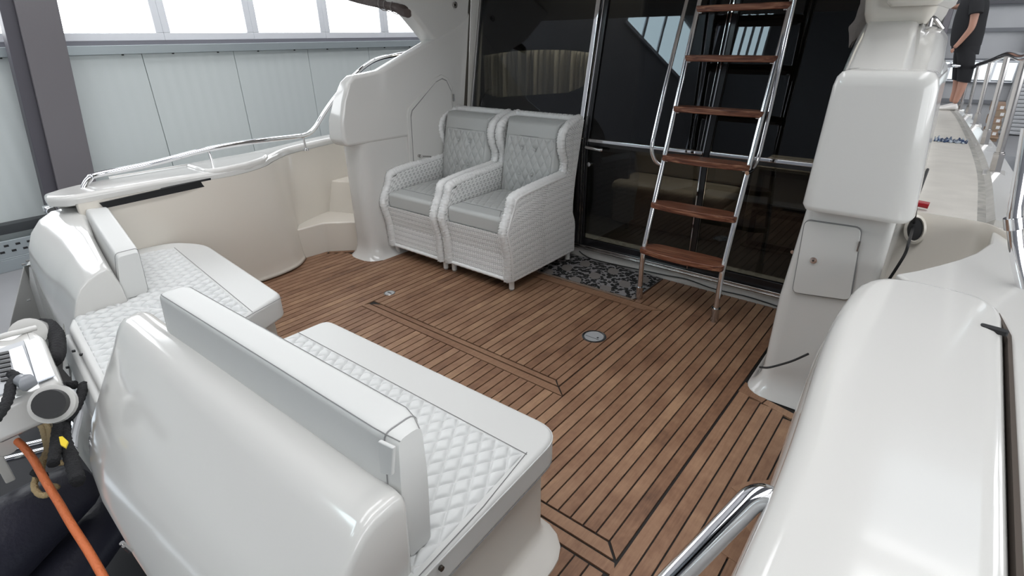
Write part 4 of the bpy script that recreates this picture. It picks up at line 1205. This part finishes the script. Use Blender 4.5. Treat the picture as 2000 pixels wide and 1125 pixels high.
# outer hand rails: loop out of the side rails at mid height
hl_ = [atx(1292, 322, -1.40), atx(1281, 318, -1.425), atx(1273, 300, -1.45), atx(1273, 282, -1.455), atx(1300, 165, -1.455), atx(1342, 0, -1.455)]
e_ = np.array(hl_[-1]) + (np.array(hl_[-1]) - np.array(hl_[-2])) * 1.0
obj('hand_rail', tube(bend(hl_ + [tuple(e_)], .05, 7), .0125, 14), CHROME, ld)
hr_ = [atx(1459, 338, -.872), atx(1470, 332, -.862), atx(1482, 308, -.855), atx(1508, 200, -.855), atx(1552, 0, -.855)]
e_ = np.array(hr_[-1]) + (np.array(hr_[-1]) - np.array(hr_[-2])) * .8
obj('hand_rail', tube(bend(hr_ + [tuple(e_)], .05, 7), .0125, 14), CHROME, ld)
stp = [((1252, 482), .155), ((1277, 392), .125), ((1299, 300), .105), ((1322, 205), .095), ((1345, 107), .09), ((1368, 12), .09), ((1391, -85), .09)]
for i, ((a, b), dep) in enumerate(stp):
    z = atx(a, b, XLf - .01)[2]
    y = rail_y(z)
    yf_ = y - dep * .40
    bow = .022 if i < 3 else .006
    o_ = [(XLf - .012, yf_ + .012), (XLf + .10, yf_ - bow * .6), ((XLf + XRt) / 2, yf_ - bow), (XRt - .10, yf_ - bow * .6), (XRt + .012, yf_ + .012),
          (XRt + .005, yf_ + dep * .75), (XRt - .06, yf_ + dep), (XLf + .06, yf_ + dep), (XLf - .005, yf_ + dep * .75)]
    s_ = obj('step', slab(round_poly(o_, [.02, .1, .1, .1, .02, .02, .03, .03, .02], 5), z - .034, z, .006), STEPWOOD, ld)
    obj('step_bracket', join(box(XLf + .008, XLf + .03, y - .02, y + .02, z - .042, z - .034), box(XRt - .03, XRt - .008, y - .02, y + .02, z - .042, z - .034)), CHROMED, s_, bevel=.002)

# ================================================================== LEOPARD PRINT MAT
mt = thing('door_mat', 'leopard print door mat with short fringe on the teak behind the right wicker chair', 'mat', (-1.8, 3.2, .003))
mo = [(-2.30, 2.985), (-1.405, 2.985), (-1.395, 3.415), (-2.30, 3.415)]
def matf(U, V):
    x = -2.30 + .90 * U; y = 2.982 + .435 * V
    return np.stack([x, y, .010 + .0035 * np.sin(U * 23 + V * 4) * np.sin(V * 9 + 1) + 0 * U], -1)
gridobj('mat_top', matf, 60, 30, LEOPARD, mt)
obj('mat_edge', prism(mo, .002, .0085, 'z'), CANVAS, mt, smooth=False)
rg = np.random.RandomState(5)
fr_v = []
for i in range(90):
    x = -2.29 + i * .0098
    fr_v.append(box(x, x + .006, 2.968 - .006 * rg.rand(), 2.985, .002, .007))
o = obj('mat_fringe', join(*fr_v), mat('fringe_tan', (.30, .22, .17), .9), mt, smooth=False); o['kind'] = 'stuff'

# ================================================================== WICKER WING CHAIRS
def weave_h(su, sv, A=.0032, pu=.042, pv=.0112):
    """basket weave relief for metric surface coordinates su (along), sv (across)."""
    c = np.floor(su / (pu / 2))
    col = np.abs(np.sin(np.pi * su / (pu / 2))) ** .5
    row = np.abs(np.sin(np.pi * (sv / pv + .5 * (c % 2)))) ** .7
    return A * (.15 + .85 * row * (.35 + .65 * col))
def woven(name, fn, nrm, lu, lv, parent, ru=.0042, rv=.00195, A=.0075, m=None, swap=False):
    nu = max(4, int(lu / ru)); nv = max(4, int(lv / rv))
    def f(U, V):
        P = fn(U, V)
        h = weave_h(U * lu, V * lv, A)
        n = nrm(U, V) if callable(nrm) else np.broadcast_to(np.array(nrm, float), P.shape)
        return P + n * h[..., None]
    o = gridobj(name, f, nu, nv, m or WICK, parent)
    # shade between the strands is painted on: low faces take a dark grey
    U, V = np.meshgrid((np.arange(nu) + .5) / nu, (np.arange(nv) + .5) / nv, indexing='ij')
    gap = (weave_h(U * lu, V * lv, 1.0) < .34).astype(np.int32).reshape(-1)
    o.data.materials.append(WICKSHADE)
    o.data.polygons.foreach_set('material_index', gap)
    return o
def braid(name, path, r, parent, lobes=3, pitch=.05, A=.26, res=14, step=.006):
    """rope-like plaited border along a path."""
    P = [np.array(p, float) for p in path]
    L = np.cumsum([0] + [np.linalg.norm(P[i + 1] - P[i]) for i in range(len(P) - 1)])
    n = max(8, int(L[-1] / step)); S = np.linspace(0, L[-1], n)
    Q = np.stack([np.interp(S, L, [p[k] for p in P]) for k in range(3)], -1)
    rows = []; up = None
    for i in range(n):
        t = Q[min(i + 1, n - 1)] - Q[max(i - 1, 0)]; t /= np.linalg.norm(t) + 1e-9
        if up is None: up = np.array([1.0, 0, 0]) if abs(t[0]) < .9 else np.array([0, 0, 1.0])
        a = np.cross(t, up); a /= np.linalg.norm(a); b = np.cross(a, t); up = b
        w = np.linspace(0, 2 * math.pi, res, endpoint=False)
        rr = r * (1 - A * .5 + A * np.abs(np.sin(w * lobes / 2 * 2 / 1.0 + 2 * math.pi * S[i] / pitch)) - .12 * (math.sin(2 * math.pi * S[i] / pitch * 2) > .6))
        rows.append([Q[i] + rr[k] * (math.cos(w[k]) * a + math.sin(w[k]) * b) for k in range(res)])
    return obj(name, loft(rows), WICK, parent, auto=0, fix=False)

CX, CYF, CYR = -2.430, 2.575, 3.335       # right-hand chair: centre, front, rear
HW = .315
def build_chair():
    t = thing('wicker_armchair', 'right wicker wing chair, white with grey tufted cushions, beside the door mat', 'chair', (CX, 2.95, 0), 'wicker wing chairs')
    ZB = .085
    yfz = lambda z: np.interp(z, [0, .10, .27, .40, .47, .56, .63, .67], [CYF - .005, CYF - .008, CYF - .012, CYF - .045, CYF - .055, CYF + .005, CYF + .03, CYF + .06])
    ybz = lambda z: np.interp(z, [0, .09, .30, .36, .42, .65, .85, 1.07], [CYR + .0, CYR + .0, CYR + .0, CYR - .02, CYR - .045, CYR - .02, CYR + .02, CYR + .07])
    armtop = lambda y: np.interp(y, [CYF, CYF + .05, CYF + .14, CYF + .60, CYR], [.625, .655, .668, .700, .705])
    wingf = lambda z: np.interp(z, [.62, .68, .74, .80, .88, .95, 1.0, 1.03, 1.06], [CYF + .60, CYF + .61, CYF + .635, CYF + .64, CYF + .605, CYF + .595, CYF + .62, CYF + .67, CYF + .78])
    for s in (1, -1):
        xo, xi_ = CX + s * HW, CX + s * (HW - .062)
        # outer side, from the bottom rail to the arm
        def side(x, zb):
            def f(U, V):
                ztop = armtop(CYF + (CYR - CYF) * U)
                z = zb + (ztop - zb) * V
                y = yfz(z) + (ybz(z) - yfz(z)) * U
                return np.stack([x + 0 * U, y, z], -1)
            return f
        woven('side_panel', side(xo, ZB), (s, 0, 0), .76, .58, t)
        woven('arm_inside', side(xi_, .40), (-s, 0, 0), .76, .28, t, ru=.006, rv=.0035)
        # wing
        def wing(x, lean):
            def f(U, V):
                z = .69 + (1.062 - .69) * V
                y = wingf(z) + (ybz(z) - wingf(z)) * U
                return np.stack([x + lean * (1 - U) * np.sin(V * 3.1), y, z], -1)
            return f
        woven('wing_panel', wing(xo, s * .006), (s, 0, 0), .26, .38, t)
        woven('wing_inside', wing(xi_ + s * .012, s * .006), (-s, 0, 0), .26, .38, t, ru=.006, rv=.0035)
        # plaited borders
        xm = (xo + xi_) / 2
        zz = [ZB, .2, .3, .38, .45, .52, .58, .63]
        front = [(xm, float(yfz(z)), z) for z in zz] + [(xm, CYF + .045, .652), (xm, CYF + .12, .668), (xm, CYF + .35, .685), (xm, CYF + .61, .700)]
        braid('arm_border', catmull(front, 5), .031, t, pitch=.032, A=.34)
        edge_o = [(xo - s * .004, p[1] + .012, p[2] - (.0 if p[2] < .6 else .004)) for p in front]
        braid('edge_plait', catmull(edge_o, 5), .013, t, pitch=.022, A=.35, res=8, step=.005)
        wz = [.68, .74, .80, .86, .92, .97, 1.01, 1.035, 1.055]
        wpath = [(xm, float(wingf(z)), z) for z in wz] + [(xm, CYF + .80, 1.062), (xm - s * .01, float(ybz(1.06)), 1.062)]
        braid('wing_border', catmull(wpath, 5), .031, t, pitch=.032, A=.34)
        bpath = [(xo - s * .01, float(ybz(z)) - .004, z) for z in (ZB, .2, .30, .34, .40, .5, .65, .8, .95, 1.06)]
        braid('rear_plait', catmull(bpath, 4), .016, t, pitch=.026, A=.3, res=8)
        braid('bottom_plait', [(xo - s * .006, CYF - .005, ZB + .006), (xo - s * .006, CYR, ZB + .006)], .013, t, pitch=.022, A=.3, res=8)
    # top rail and back
    braid('top_border', [(CX - HW + .03, float(ybz(1.06)) - .03, 1.064), (CX + HW - .03, float(ybz(1.06)) - .03, 1.064)], .028, t, pitch=.032, A=.34)
    woven('back_inside', lambda U, V: np.stack([CX - HW + .05 + (2 * HW - .10) * U, CYR - .075 + .075 * V, .45 + .60 * V], -1), (0, -1, 0), .57, .60, t, ru=.008, rv=.004)
    obj('back_shell', hexa([(CX - HW + .02, CYR - .05, .42), (CX + HW - .02, CYR - .05, .42), (CX + HW - .02, CYR - .02, .42), (CX - HW + .02, CYR - .02, .42)], [(CX - HW + .02, CYR + .01, 1.05), (CX + HW - .02, CYR + .01, 1.05), (CX + HW - .02, CYR + .05, 1.05), (CX - HW + .02, CYR + .05, 1.05)]), WICK, t)
    obj('rear_shell', box(CX - HW + .02, CX + HW - .02, CYR - .03, CYR - .005, ZB, .34), WICK, t)
    # apron
    def apron(U, V):
        z = ZB + (.425 - ZB) * V
        return np.stack([CX - HW + .055 + (2 * HW - .11) * U, yfz(z) + .012 + 0 * U, z], -1)
    woven('front_panel', apron, (0, -1, 0), .56, .34, t)
    braid('bottom_plait', [(CX - HW, CYF - .006, ZB + .006), (CX + HW, CYF - .006, ZB + .006)], .013, t, pitch=.022, A=.3, res=8)
    obj('seat_frame', box(CX - HW + .05, CX + HW - .05, CYF + .0, CYR - .05, .36, .415), WICK, t)
    for sx in (-1, 1):
        for yy_ in (CYF + .035, CYR - .03):
            x = CX + sx * (HW - .035)
            l_ = obj('leg', rod((x, yy_, .012), (x, yy_, ZB + .02), .019, 14), WICK, t)
            obj('foot', rod((x, yy_, .0015), (x, yy_, .014), .015, 12, .019), mat('leg_glide', (.35, .33, .31), .6), l_)
    # seat cushion: plain front band, stitched channels behind
    x0, x1 = CX - HW + .066, CX + HW - .066
    so = round_poly([(x0, CYF - .035), (x1, CYF - .035), (x1, CYR - .12), (x0, CYR - .12)], [.035, .035, .02, .02], 6)
    # front edge stands clear between the arms
    cush = obj('seat_cushion', slab(so, .405, .533, .030, .03), GREYV, t)
    q_ = [(x, y, .506) for x, y in [tuple(p) for p in ring2d(so, .004)]]
    line_on('piping', q_ + [q_[0]], .0028, GREYV, cush)
    def seatq(U, V):
        X = x0 + .012 + (x1 - x0 - .024) * U; Y = CYF + .10 + (CYR - .14 - CYF - .10) * V
        d = diamond(X - CX, Y, .062, .11, .0085)
        e = np.minimum(np.minimum(U, 1 - U) * .5, V * .5)
        return np.stack([X, Y, .532 + d * np.clip(e / .02, 0, 1)], -1)
    gridobj('seat_quilting', seatq, 130, 130, GREYV, cush)
    line_on('seam', [(x0 + .01, CYF + .098, .534), (x1 - .01, CYF + .098, .534)], .0018, SEAM, cush)
    # back cushion leaning on the back
    bw = 2 * HW - .13
    def backf(U, V):
        z = .505 + .555 * V
        lean = CYR - .215 + .105 * V
        bul = .030 * np.sin(np.pi * np.clip(V, 0, 1)) ** .7 * np.sin(np.pi * U) ** .5
        w = 1 - .05 * (V < .04)
        X = (U - .5) * bw
        Y = lean - bul
        inner = (np.abs(X) < bw / 2 - .035) & (z < .945)
        e = np.minimum(np.minimum((bw / 2 - .035) - np.abs(X), .945 - z), 1)
        d = np.where(inner, diamond(X, z, .064, .105, .010) * np.clip(e / .012, 0, 1), .006)
        top = .004 * np.sin(X * 70) * (z > .95)
        for bx, bz in ((-.055, .86), (.065, .86), (-.055, .68), (.065, .68)):
            rr2 = (X - bx) ** 2 + (z - bz) ** 2
            d = d - .014 * np.exp(-rr2 / .0005)
        ed = np.clip(np.minimum(np.minimum(U, 1 - U) * bw, np.minimum(V, 1 - V) * .555) / .035, 0, 1)
        Y = Y - d + .045 * (1 - np.sqrt(1 - (1 - ed) ** 2) * 0 - ed) ** 2
        return np.stack([CX + X, Y, z + 0 * U], -1)
    bcs = gridobj('back_cushion', backf, 150, 170, GREYV, t)
    # sides and rear of the back cushion
    rows_ = []
    for v in np.linspace(0, 1, 12):
        z = .505 + .555 * v; l_ = CYR - .215 + .105 * v + .036
        rows_.append([(CX - bw / 2, l_, z), (CX - bw / 2 - .004, l_ + .05, z), (CX - bw / 2, l_ + .085, z), (CX + bw / 2, l_ + .085, z), (CX + bw / 2 + .004, l_ + .05, z), (CX + bw / 2, l_, z)])
    obj('cushion_edge', loft(rows_), GREYV, bcs)
    for bx, bz in ((-.055, .86), (.065, .86), (-.055, .68), (.065, .68)):
        v = (bz - .505) / .555
        y = CYR - .215 + .105 * v - .030 - .001
        r0_ = .0095
        ob_ = obj('button', loft([[(CX + bx + q * r0_ * math.cos(a), y - dy_, bz + q * r0_ * math.sin(a)) for a in np.linspace(0, 2 * math.pi, 12, endpoint=False)] for q, dy_ in ((1, 0), (.95, .004), (.6, .007), (.15, .008))]), GREYV, bcs)
    # seams of the back cushion
    zs = .948
    line_on('seam', [(CX - bw / 2 + .01, CYR - .215 + .105 * .8 - .012, zs), (CX, CYR - .215 + .105 * .8 - .031, zs), (CX + bw / 2 - .01, CYR - .215 + .105 * .8 - .012, zs)], .0016, SEAM, bcs)
    return t
chair = build_chair()
ch2 = copy_tree(chair, None, (CX - .638, 2.937, 0))
ch2['label'] = 'left wicker wing chair, white with grey tufted cushions, beside the arched wing door'

# ================================================================== STERN GEAR, bottom left
pl = struct('floor_platform', box(-4.2, .6, -2.6, .28, -.62, -.55), mat('platform_black', (.012, .012, .016), .6), smooth=False)
dn = thing('dinghy', 'dark grey folded inflatable dinghy with a shiny tube lying below the transom', 'dinghy', (-2.3, -.1, -.5))
za = -.12
a0 = np.array(atz(150, 950, -.02)); a1 = np.array(atz(-60, 1105, -.02))
a0[0] -= .0
ax = a1 - a0
obj('tube_chamber', tube([a0 - ax * .08, a0, a0 + ax * .5, a1, a1 + ax * .6], [.085, .10, .135, .17, .18], 22), DINGHY, dn)
b0 = np.array(atz(200, 1010, -.25)); b1 = np.array(atz(90, 1150, -.25))
obj('folded_cover', loft([[(p[0] + .16 * math.cos(a), p[1] + .12 * math.cos(a) * .4, p[2] + .10 * math.sin(a)) for a in np.linspace(0, 2 * math.pi, 14, endpoint=False)] for p in (b0 - (b1 - b0) * .3, b0, b0 * .5 + b1 * .5, b1, b1 + (b1 - b0) * .5)]), DINGHY, dn)

mcn = thing('folded_gangway', 'white folded gangway unit with silver grille and round black knobs, left edge', 'gangway', (-2.6, .05, .3))
zt = .56
def zp(a, b, z=zt): return atz(a, b, z)
body = [zp(-40, 672)[:2], zp(62, 642)[:2], zp(85, 655)[:2], zp(118, 738)[:2], zp(104, 752)[:2], zp(-40, 812)[:2]]
ro = round_poly(body, [0, .02, .03, .03, .02, 0], 5)
obj('housing', slab(ro, .43, zt, .022, .03), GEL, mcn)
e0_, e1_ = np.array(zp(-60, 812, .42)), np.array(zp(108, 765, .42))
obj('side_tube', tube([e0_, e0_ * .5 + e1_ * .5, e1_], [.075, .075, .065], 20), GEL, mcn)
obj('rim_handle', tube(bend([zp(-40, 670, zt + .005), zp(20, 652, zt + .02), zp(40, 648, zt + .012), zp(70, 640, zt + .005)], .02), .011, 10), GEL, mcn)
def plate(name, px, z, m, th=.006, sub=None, bev=.002):
    q = [zp(a, b, z) for a, b in px]
    return obj(name, hexa([(p[0], p[1], z - th) for p in q], q), m, sub or mcn, bevel=bev)
LBL = mat('silver_panel', (.55, .57, .62), .22, metal=.7)
plate('top_plate', [(-40, 694), (46, 664), (72, 745), (-40, 785)], zt + .006, mat('tray_grey', (.40, .41, .43), .4))
plate('bright_plate', [(48, 668), (76, 656), (107, 732), (72, 746)], zt + .014, mat('white_plate', (.8, .85, .95), .12, coat=.5))
plate('brushed_plate', [(16, 684), (44, 674), (68, 738), (32, 746)], zt + .012, LBL)
for i in range(7):
    v = i / 6
    xl = 0 * (1 - v) + 8 * v
    ya_ = 690 + 50 * v
    plate('grille_slat', [(xl - 8, ya_), (xl + 16, ya_ - 5), (xl + 17, ya_ - 1), (xl - 7, ya_ + 4)], zt + .012, BLACK, .004, bev=0)
    plate('grille_slat', [(xl - 34, ya_ + 4), (xl - 10, ya_ - 0), (xl - 9, ya_ + 3), (xl - 33, ya_ + 7)], zt + .012, LBL, .004, bev=0)
# ear plate and knob facing the camera
dv = -np.array(ray(100, 790)); dv /= np.linalg.norm(dv); 
kc = np.array(zp(101, 789, .54)); axk = np.array([.80, -.25, .55]); axk /= np.linalg.norm(axk)
def disc_rod(c, a, r0, r1, h):
    c = np.array(c); return rod(c, c + a * h, r0, 26, r1)
obj('ear_plate', disc_rod(kc - axk * .03, axk, .064, .062, .03), GEL, mcn)
kn = obj('round_knob', disc_rod(kc, axk, .048, .044, .035), BLACK, mcn)
kc2 = np.array(zp(62, 655, .50)); 
obj('hub', tube([kc2 - axk * .02, kc2 + axk * .05], [.07, .065], 20), GEL, mcn)
# fat black rope coil round the hub
cl2 = [np.array(zp(a, b, .50)) for a, b in ((70, 640), (84, 634), (98, 638), (110, 655), (113, 680), (108, 700), (98, 706))]
def rope(name, pts, r, m, parent=None, label=None, cat='rope', twist=.03, A=.22, k=8):
    P = catmull([tuple(p) for p in pts], k)
    rows = []; up = None; S = 0
    L = [0]
    for i in range(1, len(P)): L.append(L[-1] + np.linalg.norm(P[i] - P[i - 1]))
    n = max(12, int(L[-1] / (r * .45))); SS = np.linspace(0, L[-1], n)
    Q = np.stack([np.interp(SS, L, [p[c] for p in P]) for c in range(3)], -1)
    for i in range(n):
        t = Q[min(i + 1, n - 1)] - Q[max(i - 1, 0)]; t /= np.linalg.norm(t) + 1e-9
        if up is None: up = np.array([0, 0, 1.0]) if abs(t[2]) < .9 else np.array([1.0, 0, 0])
        a = np.cross(t, up); a /= np.linalg.norm(a) + 1e-9; b = np.cross(a, t); up = b
        w = np.linspace(0, 2 * math.pi, 10, endpoint=False)
        rr = r * (1 - A + A * np.abs(np.cos(w * 1.5 + SS[i] / twist * math.pi)))
        rows.append([Q[i] + rr[q] * (math.cos(w[q]) * a + math.sin(w[q]) * b) for q in range(10)])
    o = obj(name, loft(rows), m, parent, auto=0)
    if label: tag(o, label, cat)
    return o
rope('rope', cl2, .030, BLACKR, None, 'fat black rope wrapped round the upper hub of the gangway')
rope('rope', [zp(22, 730, .60), zp(10, 742, .605), zp(36, 741, .605)][:1] + [zp(a, b, .60) for a, b in ((50, 745), (34, 738), (22, 750), (18, 772), (8, 795), (-10, 820))], .016, BLACKR, None, 'black rope draped over the silver grille of the gangway')
tp_ = [np.array(zp(a, b, .61)) for a, b in ((40, 742), (52, 736), (66, 741), (68, 755), (50, 760), (40, 752))]
obj('tape_wrap', tube([tp_[0], (tp_[1] + tp_[4]) / 2, tp_[2]], [.02, .028, .02], 10), mat('clear_tape_grey', (.25, .26, .28), .3), mcn)
rope('rope', [zp(a, b, .46) for a, b in ((116, 790), (118, 768), (128, 752), (146, 752))], .017, BLACKR, None, 'short black rope looping over the round knob')
rope('rope', [zp(a, b, .42) for a, b in ((163, 752), (158, 772), (148, 795), (134, 815), (118, 822), (112, 845), (108, 880), (104, 905))], .018, BLACKR, None, 'black rope running down the transom side past the knob')
rope('rope', [zp(a, b, .40) for a, b in ((124, 800), (124, 830), (132, 868), (142, 905), (152, 940))], .022, BLACKR, None, 'thick black rope hanging beside the white moulding below the knob')
rope('rope', [zp(a, b, .38) for a, b in ((-8, 826), (12, 820), (28, 832), (30, 842))], .020, BLACKR, None, 'black rope end knotted above the orange hose')
for pts, lab in (([(62, 818), (80, 832), (88, 858), (92, 880), (84, 905), (68, 940), (70, 958), (84, 968), (100, 962)], 'beige rope loop hanging lowest behind the orange hose'),
                 ([(70, 812), (90, 828), (97, 850), (94, 875), (80, 902)], 'beige rope strand curving beside the yellow tag'),
                 ([(108, 826), (106, 850), (96, 872), (84, 898), (82, 930), (92, 945), (112, 952)], 'beige rope strand hanging straight down from the round knob'),
                 ([(86, 893), (112, 904), (142, 900)], 'short beige rope piece lying level under the yellow tag')):
    rope('beige_rope', [zp(a, b, .22) for a, b in pts], .011, BEIGE, None, lab)
rope('tie', [zp(a, b, .24) for a, b in ((66, 922), (76, 926), (88, 930))], .014, BLACKR, None, 'black tie bound round the hanging beige rope')
hs = [zp(-30, 838, .34), zp(4, 851, .34), zp(34, 862, .33), (atz(62, 893, .30)), atz(92, 945, .26), atz(115, 982, .24), atz(140, 1025, .22), atz(175, 1080, .20), atz(215, 1150, .18)]
tag(obj('hose', tube(catmull(hs, 8), .0125, 12), ORANGE), 'orange hose curving down across the bottom left corner', 'hose')
he = thing('hose_fitting', 'white hose connector at the left edge where the orange hose starts', 'connector', hs[0])
obj('connector_body', tube([zp(-60, 860, .34), zp(-5, 862, .34), zp(14, 868, .34)], [.06, .055, .04], 18), GEL, he)
obj('bracket', box(hs[0][0] - .05, hs[0][0] + .02, hs[0][1] - .02, hs[0][1] + .01, .10, .30), GELM, he, bevel=.005)
for i, (p, q) in enumerate((((-30, 890), (132, 851)), ((-30, 908), (132, 868)))):
    a = atz(p[0], p[1], .12); b = atz(q[0], q[1], .12)
    o = obj('steel_tube', rod(a, b, .013, 14), CHROME)
    tag(o, ('upper' if i == 0 else 'lower') + ' of two polished steel tubes crossing behind the orange hose', 'tube')
yq = [atz(a, b, .46) for a, b in ((115, 853), (122, 852), (133, 862), (128, 874), (118, 868))]
tag(obj('yellow_tag', hexa([(p[0], p[1], p[2] - .006) for p in yq], yq), YEL), 'small yellow cloth tag among the black ropes', 'tag')
# clear plastic sleeve hanging by the moulding
cp = [atz(a, b, .40) for a, b in ((160, 770), (168, 800), (158, 850), (156, 890))]
tag(obj('plastic_sleeve', tube([np.array(p) - np.array([.0, .02, .0]) for p in catmull(cp, 5)], .012, 8), mat('clear_grey_plastic', (.45, .46, .48), .15)), 'crumpled clear plastic strip beside the large transom moulding', 'plastic strip')

# ================================================================== PERSON on the side deck
def skin_mesh(name, joints, edges, m, parent, sub=2, root=0):
    me = bpy.data.meshes.new(name)
    base = WLOC[parent.name] if parent is not None else Vector((0, 0, 0))
    me.from_pydata([tuple(np.array(j[0]) - np.array(base)) for j in joints], edges, [])
    o = bpy.data.objects.new(name, me); link(o, parent, base)
    me.materials.append(m)
    md = o.modifiers.new('skin', 'SKIN'); md.use_smooth_shade = True; md.branch_smoothing = .6
    sv = me.skin_vertices
    if not sv:
        import bmesh
        bm = bmesh.new(); bm.from_mesh(me); bm.verts.layers.skin.verify(); bm.to_mesh(me); bm.free(); sv = me.skin_vertices
    for i, j in enumerate(joints):
        r = j[1]; r = (r, r) if not hasattr(r, '__len__') else r
        sv[0].data[i].radius = r
        sv[0].data[i].use_root = (i == root)
    s = o.modifiers.new('sub', 'SUBSURF'); s.levels = sub; s.render_levels = sub
    return o
PY = 11.0
def pp_(a, b, y=PY): return aty(a, b, y)
pe = thing('person', 'person in black T-shirt and black knee-length shorts standing on the side deck', 'person', pp_(1856, 214))
B = {
 'hip': (pp_(1884, 76), (.17, .15)), 'waist': (pp_(1893, 50), (.175, .15)), 'chest': (pp_(1901, 15), (.17, .15)), 'neck': (pp_(1912, -18), .07), 'head0': (pp_(1912, -34), .075), 'head': (pp_(1908, -50), (.095, .085)), 'head2': (pp_(1908, -62), .07),
}
def J(a, b, r, y=PY): return (pp_(a, b, y), r)
joints = [J(1885, 78, .15), J(1892, 50, .155), J(1900, 18, .15), J(1908, -8, .09), J(1911, -22, .055), J(1908, -42, .085), J(1907, -58, .070),
          # near arm: shoulder, elbow, wrist, palm
          J(1908, 12, .062, PY - .16), J(1898, 55, .046, PY - .20), J(1873, 84, .032, PY - .20), J(1863, 94, .028, PY - .2),
          # far arm bent forward and up
          J(1892, 2, .055, PY + .14), J(1872, 14, .042, PY + .14), J(1856, 12, .032, PY + .12), J(1848, 6, .028, PY + .1),
          # near leg
          J(1886, 108, .10, PY - .08), J(1884, 148, .066, PY - .08), J(1878, 172, .058, PY - .08), J(1864, 203, .036, PY - .08),
          # far leg
          J(1880, 108, .10, PY + .10), J(1872, 148, .066, PY + .10), J(1868, 175, .055, PY + .10), J(1858, 200, .036, PY + .10)]
edges = [(0, 1), (1, 2), (2, 3), (3, 4), (4, 5), (5, 6), (2, 7), (7, 8), (8, 9), (9, 10), (2, 11), (11, 12), (12, 13), (13, 14), (0, 15), (15, 16), (16, 17), (17, 18), (0, 19), (19, 20), (20, 21), (21, 22)]
bd = skin_mesh('body', joints, edges, SKIN, pe)
for hand, base_, dirv in (('near', (1862, 96, PY - .2), (-.25, 1)), ('far', (1847, 5, PY + .1), (-1, -.3))):
    for k in range(5):
        sp_ = (k - 2) * 1.6
        a, b, y = base_
        if k == 4:
            j = [J(a + 2, b - 1, .013, y - .03), J(a - 4, b + 1, .011, y - .05), J(a - 5, b + 5, .009, y - .05)]
        else:
            L_ = (6.0, 7, 6.5, 5.2)[k]
            j = [J(a + sp_ * .6, b, .012, y + sp_ * .012), J(a + sp_ * .7 + dirv[0] * L_ * .6, b + dirv[1] * L_ * .6, .0105, y + sp_ * .012), J(a + sp_ * .7 + dirv[0] * L_ * .6 - 1.5, b + dirv[1] * L_ * 1.1, .009, y + sp_ * .012)]
        skin_mesh('finger', j, [(0, 1), (1, 2)], SKIN, bd, 1)
def elt(pts, sq=.85):
    rows = []
    for (a_, b_, r_, y_) in pts:
        c_ = np.array(pp_(a_, b_, y_))
        rows.append([c_ + np.array([r_ * math.cos(w), r_ * sq * math.sin(w), -.10 * r_ * math.cos(w)]) for w in np.linspace(0, 2 * math.pi, 20, endpoint=False)])
    return loft(rows)
obj('shirt', join(elt([(1884, 92, .175, PY), (1886, 84, .19, PY), (1890, 62, .20, PY), (1895, 38, .195, PY), (1901, 16, .185, PY), (1905, 2, .165, PY), (1908, -9, .12, PY), (1910, -15, .07, PY)], 1.0),
                  tube([pp_(1906, 0, PY - .08), pp_(1908, 12, PY - .17), pp_(1906, 27, PY - .20)], [.09, .085, .082], 16), tube([pp_(1900, -2, PY + .08), pp_(1890, 3, PY + .16), pp_(1881, 9, PY + .16)], [.085, .08, .075], 16)), TEE, pe)
obj('shorts', join(elt([(1886, 74, .165, PY), (1886, 88, .18, PY), (1885, 104, .165, PY)], 1.0),
                   elt([(1886, 90, .12, PY - .07), (1887, 112, .115, PY - .08), (1886, 135, .10, PY - .08), (1882, 160, .085, PY - .08)]), elt([(1884, 90, .12, PY + .07), (1880, 112, .115, PY + .08), (1876, 135, .10, PY + .09), (1872, 157, .085, PY + .09)])), TEE, pe)
p = pp_(1905, 8, PY - .33)
rows = [[(p[0] + q * .03 * math.cos(a), p[1], p[2] + q * .05 * math.sin(3 * a + 1) * .4 + q * .05 * math.sin(a)) for a in np.linspace(0, 2 * math.pi, 16, endpoint=False)] for q in (1, .3)]
skin_mesh('hair', [J(1912, -44, .088), J(1909, -60, .082)], [(0, 1)], mat('hair_dark', (.04, .03, .02), .8), pe)
hp_ = [J(1899, -46, .012), J(1897, -43, .014)]
skin_mesh('nose', hp_, [(0, 1)], SKIN, bd, 1)
for dy_ in (-.035, .035):
    q = pp_(1900, -50, PY + dy_)
    obj('eye', rod(q, (q[0] - .01, q[1], q[2]), .008, 8), TEE, bd)
for y_, a_ in ((PY - .08, 1861), (PY + .10, 1855)):
    q = pp_(a_, 212, y_)
    gz_ = sdz(y_)
    q = (q[0], y_, gz_)
    rows = []
    for t_, w_, h_ in ((-.06, .03, .05), (-.03, .04, .10), (.02, .042, .085), (.09, .045, .06), (.15, .042, .045), (.18, .025, .03)):
        rows.append([(q[0] - t_, q[1] + w_ * math.cos(a), q[2] + .012 + max(-.008, h_ * .5 + h_ * .5 * math.sin(a)) - .004) for a in np.linspace(0, 2 * math.pi, 12, endpoint=False)])
    obj('shoe', loft(rows), SHOE, pe)
